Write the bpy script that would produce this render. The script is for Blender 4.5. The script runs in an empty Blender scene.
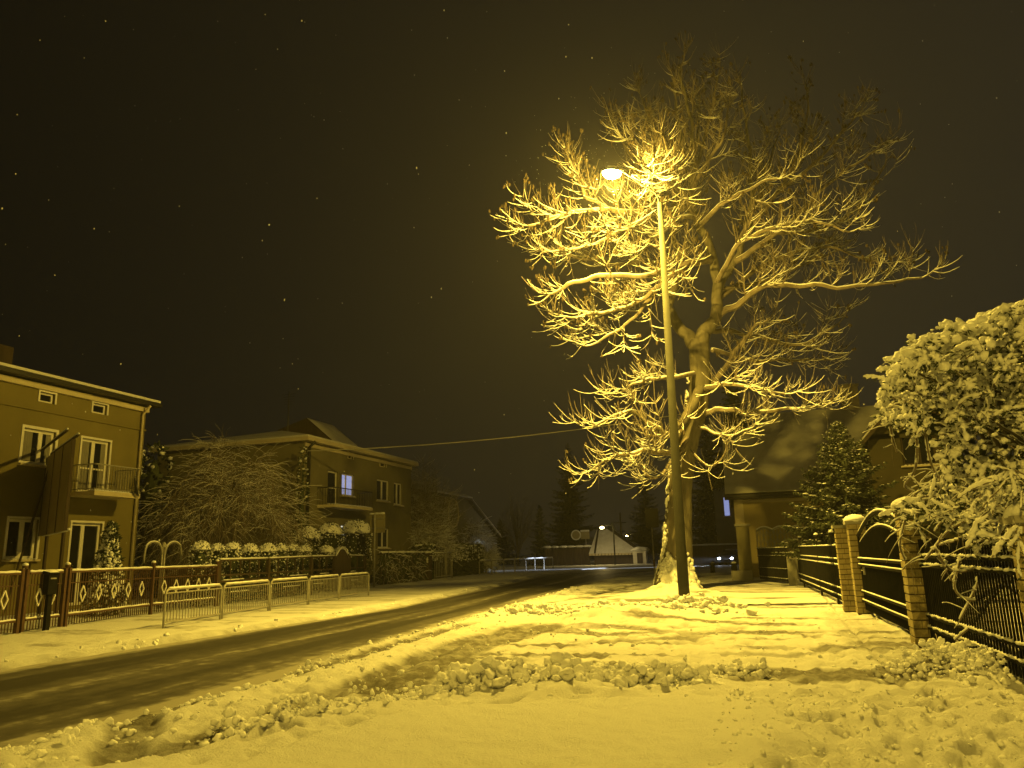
import bpy, bmesh, math, random
import numpy as np
from mathutils import Vector, Matrix, noise as mnoise
V = Vector
SC = bpy.context.scene
COL = SC.collection
PI = math.pi

# ------------------------------------------------------------------ camera
F, PITCH, ROLL, EYE, YAW = 769.0, math.radians(12.5), math.radians(1.5), 1.55, math.radians(-17.3)
_f = V((math.sin(YAW) * math.cos(PITCH), math.cos(YAW) * math.cos(PITCH), math.sin(PITCH)))
_r0 = V((math.cos(YAW), -math.sin(YAW), 0)); _u0 = _r0.cross(_f)
_r = _r0 * math.cos(ROLL) - _u0 * math.sin(ROLL)
_u = _u0 * math.cos(ROLL) + _r0 * math.sin(ROLL)
CAMPOS = V((0, 0, EYE))
cd = bpy.data.cameras.new('camera'); cam = bpy.data.objects.new('camera', cd); COL.objects.link(cam)
cd.sensor_fit = 'HORIZONTAL'; cd.sensor_width = 36.0; cd.lens = F / 1024 * 36
cd.clip_start = 0.05; cd.clip_end = 3000
M3 = Matrix((_r, _u, -_f)).transposed().to_4x4(); M3.translation = CAMPOS
cam.matrix_world = M3
SC.camera = cam

def ray(px, py):
    d = _r * (px - 512) - _u * (py - 384) + _f * F
    return d.normalized()
def G(px, py, z=0.0):
    d = ray(px, py); return CAMPOS + d * ((z - EYE) / d.z)
def atY(px, py, y):
    d = ray(px, py); return CAMPOS + d * (y / d.y)
def atX(px, py, x):
    d = ray(px, py); return CAMPOS + d * (x / d.x)
def depth_px(p):           # metres covered by one pixel at p
    return (V(p) - CAMPOS).dot(_f) / F

# ------------------------------------------------------------------ materials
def mat(name, col, rough=0.7, var=0.12, scale=3.0, bump=0.0, bscale=20.0, metal=0.0, spec=0.4, col2=None, stretch=None):
    m = bpy.data.materials.new(name); m.use_nodes = True
    nt = m.node_tree; b = nt.nodes['Principled BSDF']
    tc = nt.nodes.new('ShaderNodeTexCoord')
    src = tc.outputs['Object']
    if stretch:
        mp = nt.nodes.new('ShaderNodeMapping'); mp.inputs['Scale'].default_value = stretch
        nt.links.new(src, mp.inputs['Vector']); src = mp.outputs['Vector']
    n = nt.nodes.new('ShaderNodeTexNoise'); n.inputs['Scale'].default_value = scale; n.inputs['Detail'].default_value = 5
    nt.links.new(src, n.inputs['Vector'])
    r = nt.nodes.new('ShaderNodeValToRGB')
    c = col; k2 = col2 if col2 else tuple(min(1, x * (1 + var)) for x in c); k1 = c if col2 else tuple(x * (1 - var) for x in c)
    r.color_ramp.elements[0].position = 0.3; r.color_ramp.elements[1].position = 0.7
    r.color_ramp.elements[0].color = (*k1, 1); r.color_ramp.elements[1].color = (*k2, 1)
    nt.links.new(n.outputs['Fac'], r.inputs['Fac']); nt.links.new(r.outputs['Color'], b.inputs['Base Color'])
    b.inputs['Roughness'].default_value = rough; b.inputs['Metallic'].default_value = metal
    b.inputs['Specular IOR Level'].default_value = spec
    if bump:
        n2 = nt.nodes.new('ShaderNodeTexNoise'); n2.inputs['Scale'].default_value = bscale; n2.inputs['Detail'].default_value = 6
        nt.links.new(src, n2.inputs['Vector'])
        bp = nt.nodes.new('ShaderNodeBump'); bp.inputs['Strength'].default_value = bump; bp.inputs['Distance'].default_value = 0.02
        nt.links.new(n2.outputs['Fac'], bp.inputs['Height']); nt.links.new(bp.outputs['Normal'], b.inputs['Normal'])
    return m
def emit(name, col, strength):
    m = bpy.data.materials.new(name); m.use_nodes = True
    b = m.node_tree.nodes['Principled BSDF']
    b.inputs['Base Color'].default_value = (*[min(.8, c) for c in col], 1)
    b.inputs['Emission Color'].default_value = (*col, 1); b.inputs['Emission Strength'].default_value = strength
    return m
M = {}
M['snow'] = mat('snow', (.74, .75, .77), .75, .06, 6, .5, 30, spec=.2)
M['bark'] = mat('bark', (.10, .088, .064), .9, .35, 4, 1.0, 14, stretch=(1, 1, .25))
M['twig'] = mat('twig_bark', (.15, .125, .1), .9, .3, 4)
M['dry'] = mat('dry_leaf', (.055, .040, .024), .9, .3, 5)
M['needle'] = mat('spruce_needle', (.045, .055, .032), .8, .4, 3)
M['leaf'] = mat('evergreen_leaf', (.04, .052, .026), .7, .4, 3)
M['plaster'] = mat('ochre_plaster', (.175, .148, .052), .9, .12, .8, .4, 60)
M['plaster2'] = mat('grey_plaster', (.17, .155, .09), .9, .14, .8, .4, 60)
M['plaster3'] = mat('cream_plaster', (.30, .25, .12), .9, .1, .8, .4, 60)
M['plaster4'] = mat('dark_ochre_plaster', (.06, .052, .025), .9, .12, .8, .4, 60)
M['white'] = mat('white_paint', (.72, .70, .66), .5, .05, 4)
M['trim'] = mat('pale_trim', (.52, .46, .33), .8, .08, 3)
M['darkmetal'] = mat('black_metal', (.014, .014, .014), .9, .3, 6, spec=.04)
M['gutter'] = mat('dark_gutter', (.022, .02, .018), .5, .2, 6)
M['brown'] = mat('brown_metal_paint', (.075, .04, .022), .5, .2, 6)
M['galv'] = mat('galvanised_steel', (.30, .29, .26), .55, .15, 8, metal=.3)
M['pole'] = mat('grey_steel_pole', (.04, .04, .033), .8, .12, 5, .2, 40, spec=.08)
M['concrete'] = mat('concrete', (.26, .25, .22), .9, .12, 3, .5, 30)
M['brick'] = mat('sand_brick', (.30, .25, .13), .9, .25, 5, .8, 40)
M['brickdark'] = mat('mortar', (.10, .075, .045), .95, .2, 10)
M['glass'] = mat('dark_glass', (.012, .013, .014), .12, .2, 1.5, spec=.6)
M['curtain'] = mat('net_curtain', (.20, .19, .16), .8, .15, 14, stretch=(9, 9, .3))
M['roofsnow'] = mat('roof_snow', (.62, .62, .63), .8, .1, 1.5, .5, 12)
M['slatesnow'] = mat('thin_snow_on_tiles', (.56, .55, .52), .85, .14, 1.2, .6, 9)
M['wood'] = mat('dark_wood', (.05, .035, .022), .8, .3, 5, .4, 20, stretch=(1, 1, .2))
M['board'] = mat('board_back', (.30, .25, .14), .7, .1, 2)
M['signback'] = mat('sign_back', (.30, .27, .17), .5, .08, 3, metal=.2)
M['tyre'] = mat('tyre_rubber', (.02, .02, .02), .9, .1, 8)
M['carpaint'] = mat('car_paint', (.05, .055, .065), .35, .1, 4, spec=.6)
M['cable'] = mat('snowy_cable', (.34, .33, .30), .8, .1, 4)
M['blue_window'] = emit('lit_window', (.42, .5, 1.0), 0.55)
M['white_window'] = emit('lit_window_white', (.85, .85, .7), 1.0)
M['lens'] = emit('lamp_lens', (1.0, .76, .26), 160.0)
M['farlens'] = emit('far_lamp_lens', (1.0, .72, .28), 40.0)
M['headlight'] = emit('headlight', (.75, .85, 1.0), 45.0)

def ground_mat():
    m = bpy.data.materials.new('trodden_snow'); m.use_nodes = True
    nt = m.node_tree; b = nt.nodes['Principled BSDF']
    tc = nt.nodes.new('ShaderNodeTexCoord')
    at = nt.nodes.new('ShaderNodeAttribute'); at.attribute_name = 'dirt_shade'
    n = nt.nodes.new('ShaderNodeTexNoise'); n.inputs['Scale'].default_value = 7; n.inputs['Detail'].default_value = 8; n.inputs['Roughness'].default_value = .7
    nt.links.new(tc.outputs['Object'], n.inputs['Vector'])
    mr = nt.nodes.new('ShaderNodeMapRange'); mr.inputs['From Min'].default_value = .3; mr.inputs['From Max'].default_value = .7
    mr.inputs['To Min'].default_value = -.28; mr.inputs['To Max'].default_value = .28
    nt.links.new(n.outputs['Fac'], mr.inputs['Value'])
    ad = nt.nodes.new('ShaderNodeMath'); ad.operation = 'MULTIPLY_ADD'; ad.use_clamp = True
    # dirt_shade * (1 + noise)
    a1 = nt.nodes.new('ShaderNodeMath'); a1.operation = 'ADD'; a1.inputs[1].default_value = 1.0
    nt.links.new(mr.outputs['Result'], a1.inputs[0])
    nt.links.new(at.outputs['Fac'], ad.inputs[0]); nt.links.new(a1.outputs[0], ad.inputs[1]); ad.inputs[2].default_value = 0
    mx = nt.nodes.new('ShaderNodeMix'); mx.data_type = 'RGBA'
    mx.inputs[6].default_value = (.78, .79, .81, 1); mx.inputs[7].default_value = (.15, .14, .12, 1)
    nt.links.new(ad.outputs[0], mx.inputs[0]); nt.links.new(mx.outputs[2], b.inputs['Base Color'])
    b.inputs['Roughness'].default_value = .7; b.inputs['Specular IOR Level'].default_value = .25
    n2 = nt.nodes.new('ShaderNodeTexNoise'); n2.inputs['Scale'].default_value = 38; n2.inputs['Detail'].default_value = 7; n2.inputs['Roughness'].default_value = .75
    nt.links.new(tc.outputs['Object'], n2.inputs['Vector'])
    bp = nt.nodes.new('ShaderNodeBump'); bp.inputs['Strength'].default_value = .9; bp.inputs['Distance'].default_value = .045
    nt.links.new(n2.outputs['Fac'], bp.inputs['Height']); nt.links.new(bp.outputs['Normal'], b.inputs['Normal'])
    return m
M['ground'] = ground_mat()

def road_mat():
    m = bpy.data.materials.new('wet_asphalt_with_slush'); m.use_nodes = True
    nt = m.node_tree; b = nt.nodes['Principled BSDF']
    at = nt.nodes.new('ShaderNodeAttribute'); at.attribute_name = 'across'; 
    tc = nt.nodes.new('ShaderNodeTexCoord')
    cx = nt.nodes.new('ShaderNodeSeparateXYZ'); nt.links.new(tc.outputs['Object'], cx.inputs[0])
    cb = nt.nodes.new('ShaderNodeCombineXYZ')
    mu = nt.nodes.new('ShaderNodeMath'); mu.operation = 'MULTIPLY'; mu.inputs[1].default_value = 5.0
    nt.links.new(at.outputs['Fac'], mu.inputs[0]); nt.links.new(mu.outputs[0], cb.inputs['X'])
    my = nt.nodes.new('ShaderNodeMath'); my.operation = 'MULTIPLY'; my.inputs[1].default_value = .06
    nt.links.new(cx.outputs['Y'], my.inputs[0]); nt.links.new(my.outputs[0], cb.inputs['Y'])
    n = nt.nodes.new('ShaderNodeTexNoise'); n.inputs['Scale'].default_value = 1.3; n.inputs['Detail'].default_value = 7; n.inputs['Roughness'].default_value = .65
    nt.links.new(cb.outputs[0], n.inputs['Vector'])
    at2 = nt.nodes.new('ShaderNodeAttribute'); at2.attribute_name = 'slush'
    n3 = nt.nodes.new('ShaderNodeTexNoise'); n3.inputs['Scale'].default_value = 3.5; n3.inputs['Detail'].default_value = 8; n3.inputs['Roughness'].default_value = .7
    nt.links.new(tc.outputs['Object'], n3.inputs['Vector'])
    s1 = nt.nodes.new('ShaderNodeMath'); s1.operation = 'ADD'
    nt.links.new(n.outputs['Fac'], s1.inputs[0]); nt.links.new(at2.outputs['Fac'], s1.inputs[1])
    s2 = nt.nodes.new('ShaderNodeMath'); s2.operation = 'MULTIPLY_ADD'; s2.inputs[1].default_value = .5
    nt.links.new(n3.outputs['Fac'], s2.inputs[0]); nt.links.new(s1.outputs[0], s2.inputs[2])
    r = nt.nodes.new('ShaderNodeValToRGB')
    e = r.color_ramp.elements
    e[0].position = .68; e[0].color = (.035, .033, .03, 1); e[1].position = 1.15 if False else 1.0; e[1].color = (.30, .29, .27, 1)
    k = e.new(.86); k.color = (.085, .08, .072, 1)
    nt.links.new(s2.outputs[0], r.inputs['Fac']); nt.links.new(r.outputs['Color'], b.inputs['Base Color'])
    b.inputs['Roughness'].default_value = .55; b.inputs['Specular IOR Level'].default_value = .3
    bp = nt.nodes.new('ShaderNodeBump'); bp.inputs['Strength'].default_value = .5; bp.inputs['Distance'].default_value = .02
    nt.links.new(s2.outputs[0], bp.inputs['Height']); nt.links.new(bp.outputs['Normal'], b.inputs['Normal'])
    return m
M['road'] = road_mat()

# ------------------------------------------------------------------ mesh builder
def _ico(sub):
    bm = bmesh.new(); bmesh.ops.create_icosphere(bm, subdivisions=sub, radius=1)
    bm.verts.ensure_lookup_table()
    v = [x.co.copy() for x in bm.verts]; f = [tuple(q.index for q in x.verts) for x in bm.faces]
    bm.free(); return v, f
ICO = {1: _ico(1), 2: _ico(2), 3: _ico(3)}
ORG = {}
class MB:
    def __init__(s): s.v = []; s.f = []; s.m = []
    def add(s, vs, fs, mi=0):
        o = len(s.v); s.v.extend(vs)
        for f in fs: s.f.append(tuple(i + o for i in f)); s.m.append(mi)
    def obox(s, c, ax, ay, az, mi=0):       # half axes
        c = V(c); ax = V(ax); ay = V(ay); az = V(az)
        vs = [c + ax * i + ay * j + az * k for k in (-1, 1) for j in (-1, 1) for i in (-1, 1)]
        s.add(vs, [(0, 2, 3, 1), (4, 5, 7, 6), (0, 1, 5, 4), (2, 6, 7, 3), (0, 4, 6, 2), (1, 3, 7, 5)], mi)
    def box(s, c, size, rz=0.0, mi=0):
        ca, sa = math.cos(rz), math.sin(rz)
        s.obox(c, V((ca, sa, 0)) * size[0] / 2, V((-sa, ca, 0)) * size[1] / 2, V((0, 0, 1)) * size[2] / 2, mi)
    def bar(s, p, q, w, h, mi=0, up=(0, 0, 1)):
        p = V(p); q = V(q); d = q - p; L = d.length; d.normalize(); up = V(up)
        if abs(d.dot(up)) > .95: up = V((0, 1, 0))
        sd = d.cross(up).normalized(); u2 = sd.cross(d)
        s.obox((p + q) / 2, d * L / 2, sd * w / 2, u2 * h / 2, mi)
    def tube(s, pts, rads, n=6, mi=0, cap=True):
        pts = [V(p) for p in pts]; k = len(pts)
        if not isinstance(rads, (list, tuple)): rads = [rads] * k
        o = len(s.v); t = (pts[1] - pts[0]).normalized()
        a = t.orthogonal().normalized()
        for i in range(k):
            t = (pts[min(i + 1, k - 1)] - pts[max(i - 1, 0)])
            if t.length < 1e-9: t = V((0, 0, 1))
            t.normalize(); a = (a - t * a.dot(t))
            if a.length < 1e-6: a = t.orthogonal()
            a.normalize(); b = t.cross(a)
            for j in range(n):
                w = 2 * PI * j / n
                s.v.append(pts[i] + (a * math.cos(w) + b * math.sin(w)) * rads[i])
        for i in range(k - 1):
            for j in range(n):
                j2 = (j + 1) % n
                s.f.append((o + i * n + j, o + i * n + j2, o + (i + 1) * n + j2, o + (i + 1) * n + j)); s.m.append(mi)
        if cap:
            s.f.append(tuple(o + j for j in reversed(range(n)))); s.m.append(mi)
            s.f.append(tuple(o + (k - 1) * n + j for j in range(n))); s.m.append(mi)
    def blob(s, c, r, rng, amp=.25, sub=2, mi=0, freq=1.6):
        c = V(c); r = V(r) if not isinstance(r, (int, float)) else V((r, r, r))
        off = V((rng.uniform(0, 90), rng.uniform(0, 90), rng.uniform(0, 90)))
        vs, fs = ICO[sub]; a = rng.uniform(0, 6.28); ca, sa = math.cos(a), math.sin(a)
        out = []
        for p in vs:
            k = 1 + amp * mnoise.noise(p * freq + off)
            q = V((p.x * r.x * k, p.y * r.y * k, p.z * r.z * k))
            out.append(c + V((q.x * ca - q.y * sa, q.x * sa + q.y * ca, q.z)))
        s.add(out, fs, mi)
    def quad(s, a, b, c, d, mi=0): s.add([V(a), V(b), V(c), V(d)], [(0, 1, 2, 3)], mi)
    def leaf(s, c, d, n, L, W, mi=0):       # a pointed leaf: centre, direction, side, length, width
        s.add([c, c + d * L * .45 + n * W, c + d * L, c + d * L * .45 - n * W], [(0, 1, 2, 3)], mi)
    def prism(s, pts, off, mi=0):           # polygon extruded by vector
        pts = [V(p) for p in pts]; n = len(pts); off = V(off)
        fs = [tuple(reversed(range(n))), tuple(range(n, 2 * n))] + [(i, (i + 1) % n, n + (i + 1) % n, n + i) for i in range(n)]
        s.add(pts + [p + off for p in pts], fs, mi)
    def build(s, name, mats, parent=None, loc=None, smooth=False):
        if not isinstance(mats, (list, tuple)): mats = [mats]
        o = ORG[parent.name] if parent else V(loc or (0, 0, 0))
        me = bpy.data.meshes.new(name)
        me.from_pydata([tuple(p - o) for p in s.v], [], s.f)
        for m in mats: me.materials.append(m)
        if len(mats) > 1: me.polygons.foreach_set('material_index', s.m)
        if smooth: me.polygons.foreach_set('use_smooth', [True] * len(me.polygons))
        me.update()
        ob = bpy.data.objects.new(name, me); COL.objects.link(ob)
        if parent: ob.parent = parent
        else: ob.location = o
        ORG[ob.name] = o
        return ob
def thing(name, label, cat, loc, group=None):
    o = bpy.data.objects.new(name, None); COL.objects.link(o); o.location = V(loc)
    o.empty_display_size = .2
    ORG[o.name] = V(loc); return tag(o, label, cat, group)
def tag(o, label, cat, group=None):
    o['label'] = label; o['category'] = cat
    if group: o['group'] = group
    return o
def catmull(P, sub=5):
    P = [V(p) for p in P]; out = []
    Q = [P[0] * 2 - P[1]] + P + [P[-1] * 2 - P[-2]]
    for i in range(1, len(Q) - 2):
        for k in range(sub):
            t = k / sub
            a, b, c, d = Q[i - 1], Q[i], Q[i + 1], Q[i + 2]
            out.append(.5 * ((2 * b) + (c - a) * t + (2 * a - 5 * b + 4 * c - d) * t * t + (3 * b - a - 3 * c + d) * t ** 3))
    out.append(P[-1]); return out

# ------------------------------------------------------------------ noise on grids
def vnoise(x, y, seed=0):
    xi = np.floor(x).astype(np.int64); yi = np.floor(y).astype(np.int64)
    fx = x - xi; fy = y - yi; fx = fx * fx * (3 - 2 * fx); fy = fy * fy * (3 - 2 * fy)
    def h(a, b):
        n = (a * 374761393 + b * 668265263 + seed * 974711) & 0x7fffffff
        n = ((n ^ (n >> 13)) * 1274126177) & 0x7fffffff
        return ((n ^ (n >> 16)) & 0xffff) / 65535.0
    return (h(xi, yi) * (1 - fx) + h(xi + 1, yi) * fx) * (1 - fy) + (h(xi, yi + 1) * (1 - fx) + h(xi + 1, yi + 1) * fx) * fy
def fbm(x, y, sc, oct=4, seed=0):
    s = 0; a = .5; t = 0; x = x / sc; y = y / sc
    for i in range(oct): s = s + a * (vnoise(x, y, seed + i) - .5); t += a; x = x * 2.03 + 5.1; y = y * 2.03 + 1.7; a *= .5
    return s / t * 2
def sstep(a, b, x):
    t = np.clip((x - a) / (b - a), 0, 1); return t * t * (3 - 2 * t)
def dist_poly(x, y, pts):
    d = np.full(x.shape, 1e9); 
    for (x0, y0), (x1, y1) in zip(pts[:-1], pts[1:]):
        dx, dy = x1 - x0, y1 - y0; L = dx * dx + dy * dy + 1e-9
        t = np.clip(((x - x0) * dx + (y - y0) * dy) / L, 0, 1)
        d = np.minimum(d, np.hypot(x - x0 - t * dx, y - y0 - t * dy))
    return d

# ------------------------------------------------------------------ setting: road, snow, far ground
YL = [-30, 10, 24, 42, 60, 75, 86, 97, 106, 112]
XL = [-11.8, -11.65, -11.5, -13.6, -16.2, -16.3, -13, -4, 10, 24]
YR = [-30, 8, 11, 18.5, 33, 55, 66, 75, 83, 90]
XR = [-6.5, -6.62, -6.85, -7.5, -8.5, -9.2, -6.5, 0, 12, 26]
def road_edges(y):
    return np.interp(y, YL, XL), np.interp(y, YR, XR)

def gp(pts): return [tuple(G(a, b).xy) for a, b in pts]
RUTS_AND_SHADE = [  # pixel path on the ground, half width (m), depth, tone: dirty tracks and painted branch shade
    (gp([(112, 766), (140, 722), (180, 705), (219, 695), (312, 671), (400, 644), (470, 625)]), .24, .06, 1.0),
    (gp([(117, 764), (211, 737), (275, 716), (335, 693), (400, 665), (457, 642), (527, 626)]), .26, .05, .95),
    (gp([(380, 690), (420, 668), (462, 648), (520, 634), (545, 628)]), .55, .03, .95),
    (gp([(545, 604), (600, 594), (640, 584)]), .2, .05, .8),
    (gp([(540, 631), (620, 628), (690, 634)]), .3, .02, .75),  # this streak and the next: packed snow plus painted branch shade
    (gp([(600, 642), (680, 639), (735, 628)]), .26, .02, .7),
    (gp([(822, 594), (845, 622), (872, 650), (905, 690)]), .04, .03, .5),
    (gp([(720, 653), (790, 655), (850, 650)]), .15, .01, .5),
]
def make_ground():
    ys = [2.2]
    while ys[-1] < 125: ys.append(ys[-1] + max(.03, .0075 * ys[-1]))
    ys = np.array(ys)
    xs = np.concatenate([np.arange(-46, -19, .3), np.arange(-19, -11, .09), np.arange(-11, 5.0, .045), np.arange(5.0, 30, .35)])
    X, Y = np.meshgrid(xs, ys)
    xl, xr = road_edges(Y)
    wob = fbm(X, Y, 1.1, 4, 3) * .28
    r = X - xr + wob; l = xl - X + wob
    out = np.maximum(r, l)
    Z = np.full(X.shape, -.16)
    bank = sstep(-.05, .35, out)
    Z = Z + bank * .17
    lump = fbm(X, Y, .32, 4, 11); lump2 = fbm(X, Y, .9, 4, 23)
    ridge = np.exp(-((out - .65) / .45) ** 2)
    Z += ridge * (.015 + .05 * np.maximum(0, lump + .2)) * np.where(r > l, 1.0, .8)
    Z += bank * (.014 * lump2 + .015 * fbm(X, Y, 4, 3, 5))
    # trodden texture
    near = sstep(30, 6, Y)
    Z += bank * near * (.066 * fbm(X, Y, .13, 4, 31) + .018 * np.abs(fbm(X, Y, .4, 4, 33))) + bank * .010 * fbm(X * .5, Y, .45, 3, 35)
    dirt_shade = sstep(.75, .0, out) * (.55 + .5 * lump)
    dirt_shade = np.maximum(dirt_shade, .03 + .26 * np.maximum(0, fbm(X, Y * 3.0, 2.0, 5, 41)) * bank)
    streak = np.maximum(0, fbm(X * .45, Y * 2.2, .9, 5, 47) - .12) * 1.0  # streaky tone: dirt mixed with shadow painted into the snow colour
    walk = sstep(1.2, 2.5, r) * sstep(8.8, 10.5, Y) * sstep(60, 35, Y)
    dirt_shade = np.maximum(dirt_shade, np.clip(streak * 5 * walk, 0, .9))
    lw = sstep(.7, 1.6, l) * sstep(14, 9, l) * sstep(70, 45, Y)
    dirt_shade = np.maximum(dirt_shade, lw * np.clip(.16 + streak * 2.2, 0, .6))
    for pts, w, dep, dr in RUTS_AND_SHADE:
        d = dist_poly(X, Y, pts) + .10 * fbm(X, Y, .5, 3, 7) * min(1, w * 4)
        k = sstep(w * 1.25, w * .6, d)
        rim = np.exp(-((d - w * 1.6) / (w * .5 + .02)) ** 2)
        Z += -.9 * dep * k + rim * dep * .3
        dirt_shade = np.maximum(dirt_shade, k * dr * (1.0 + .6 * fbm(X * .6, Y * 1.5, .5, 4, 9)))
    # tyre tread rows beside the ruts on the kerbside
    tm = sstep(2.6, 1.9, r) * sstep(.6, 1.0, r) * sstep(30, 20, Y) * sstep(6, 8, Y)
    Z += tm * .012 * np.sin(Y * 26 + X * 9 + 2 * lump2)
    # smooth untouched drift in the foreground
    ed = np.array(gp([(250, 768), (330, 738), (440, 709), (560, 702), (690, 696), (750, 699), (790, 715)]))
    o = np.argsort(ed[:, 0]); ye = np.interp(X, ed[o, 0], ed[o, 1])
    ye = ye + .12 * fbm(X, Y, .8, 3, 71)
    drift = sstep(.05, -.55, Y - ye) * sstep(-5.4, -4.3, X) * sstep(.35, -.25, X + .25 * lump2)
    Zs = .11 + .05 * fbm(X, Y, 1.8, 3, 77) + .022 * fbm(X, Y, .11, 4, 78) - .06 * np.maximum(0, fbm(X, Y, .45, 3, 79) - .42)
    Z = Z * (1 - drift) + drift * Zs
    dirt_shade = dirt_shade * (1 - .8 * drift)
    # trampled, dug snow nearby to the right
    tr = sstep(-.6, .3, X) * sstep(10.5, 8.5, Y)
    Z += tr * (1 - drift) * (.085 * fbm(X, Y, .40, 4, 81) + .10 * np.abs(fbm(X, Y, .2, 3, 83)) - .04)
    dents = np.maximum(0, fbm(X, Y, .5, 2, 91) - .45)
    Z -= tr * dents * .22
    # footprints and scuffs over the walked snow
    fp_ = np.maximum(0, fbm(X, Y, .34, 2, 95) - .34) + .8 * np.maximum(0, fbm(X, Y, .2, 2, 97) - .42)
    wz = sstep(-6.0, -5.2, X) * sstep(26, 18, Y) * (1 - drift) * bank
    Z -= wz * fp_ * .20; dirt_shade = np.maximum(dirt_shade, wz * np.clip(fp_ * 1.6, 0, .4))
    # cleared pavement strip beside brick piers
    cl = gp([(846, 612), (880, 640), (920, 664)])
    k = sstep(.75, .35, dist_poly(X, Y, cl) + .2 * lump2)
    dirt_shade = np.maximum(dirt_shade, k * .5 * (.8 + .6 * lump)); Z -= k * .02
    # mounds under the piles
    for px, py, rad, h in ((545, 688, .55, .10), (610, 690, .5, .07), (480, 690, .35, .05), (250, 728, .25, .04),
                           (640, 618, 1.3, .22), (590, 622, 1.0, .14), (700, 612, .9, .2), (672, 596, 1.4, .35), (960, 672, .5, .10), (1000, 682, .5, .13), (920, 672, .4, .10), (740, 672, .35, .06)):
        c = G(px, py); Z += h * np.exp(-(((X - c.x) ** 2 + (Y - c.y) ** 2) / rad ** 2)) * (1 + .5 * lump)
    dirt_shade = np.clip(dirt_shade, 0, 1)
    far = sstep(95, 122, Y); Z = Z * (1 - far) - .12 * far
    ny, nx = X.shape
    me = bpy.data.meshes.new('snow_ground')
    co = np.stack([X, Y, Z], -1).reshape(-1, 3).astype(np.float32)
    idx = np.arange(ny * nx).reshape(ny, nx)
    q = np.stack([idx[:-1, :-1], idx[:-1, 1:], idx[1:, 1:], idx[1:, :-1]], -1).reshape(-1, 4)
    me.vertices.add(len(co)); me.vertices.foreach_set('co', co.ravel())
    me.loops.add(q.size); me.loops.foreach_set('vertex_index', q.ravel().astype(np.int32))
    me.polygons.add(len(q)); me.polygons.foreach_set('loop_start', (np.arange(len(q)) * 4).astype(np.int32))
    me.polygons.foreach_set('use_smooth', np.ones(len(q), bool))
    me.update(calc_edges=True)
    a = me.attributes.new('dirt_shade', 'FLOAT', 'POINT'); a.data.foreach_set('value', dirt_shade.ravel().astype(np.float32))
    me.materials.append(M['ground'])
    ob = bpy.data.objects.new('snow_ground', me); COL.objects.link(ob); ob['kind'] = 'structure'
    global GX, GY, GZ
    GX, GY, GZ = xs, ys, Z
make_ground()
def gz(x, y):
    i = int(np.clip(np.searchsorted(GY, y), 0, len(GY) - 1)); j = int(np.clip(np.searchsorted(GX, x), 0, len(GX) - 1))
    return float(GZ[i, j])

def make_road():
    ys = np.concatenate([np.arange(-30, 20, .4), np.arange(20, 124, .8)])
    us = np.linspace(-.12, 1.12, 60)
    xl, xr = road_edges(ys)
    X = xl[:, None] + (xr - xl)[:, None] * us[None]; Y = np.repeat(ys[:, None], len(us), 1)
    Z = -.055 + .012 * fbm(X, Y * .3, .5, 4, 5) + .02 * (1 - ((us[None] - .5) * 2) ** 2)
    U = np.repeat(us[None], len(ys), 0)
    sl = np.maximum(sstep(.12, -.02, U), sstep(.80, 1.02, U)) * .30
    sl += .10 * np.exp(-((U - .52) / .10) ** 2) - .08 * np.exp(-((U - .3) / .06) ** 2) - .08 * np.exp(-((U - .72) / .06) ** 2)
    sl += sstep(45, 75, Y) * .26
    ny, nx = X.shape
    me = bpy.data.meshes.new('road'); idx = np.arange(ny * nx).reshape(ny, nx)
    q = np.stack([idx[:-1, :-1], idx[:-1, 1:], idx[1:, 1:], idx[1:, :-1]], -1).reshape(-1, 4)
    me.from_pydata(np.stack([X, Y, Z], -1).reshape(-1, 3).tolist(), [], q.tolist())
    me.polygons.foreach_set('use_smooth', [True] * len(q))
    a = me.attributes.new('across', 'FLOAT', 'POINT'); a.data.foreach_set('value', U.ravel().astype(np.float32))
    a = me.attributes.new('slush', 'FLOAT', 'POINT'); a.data.foreach_set('value', sl.ravel().astype(np.float32))
    me.materials.append(M['road'])
    ob = bpy.data.objects.new('road', me); COL.objects.link(ob); ob['kind'] = 'structure'
make_road()
b = MB(); b.quad((-900, -300, -.3), (900, -300, -.3), (900, 1500, -.3), (-900, 1500, -.3))
o = b.build('ground', M['roofsnow']); o['kind'] = 'structure'

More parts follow.
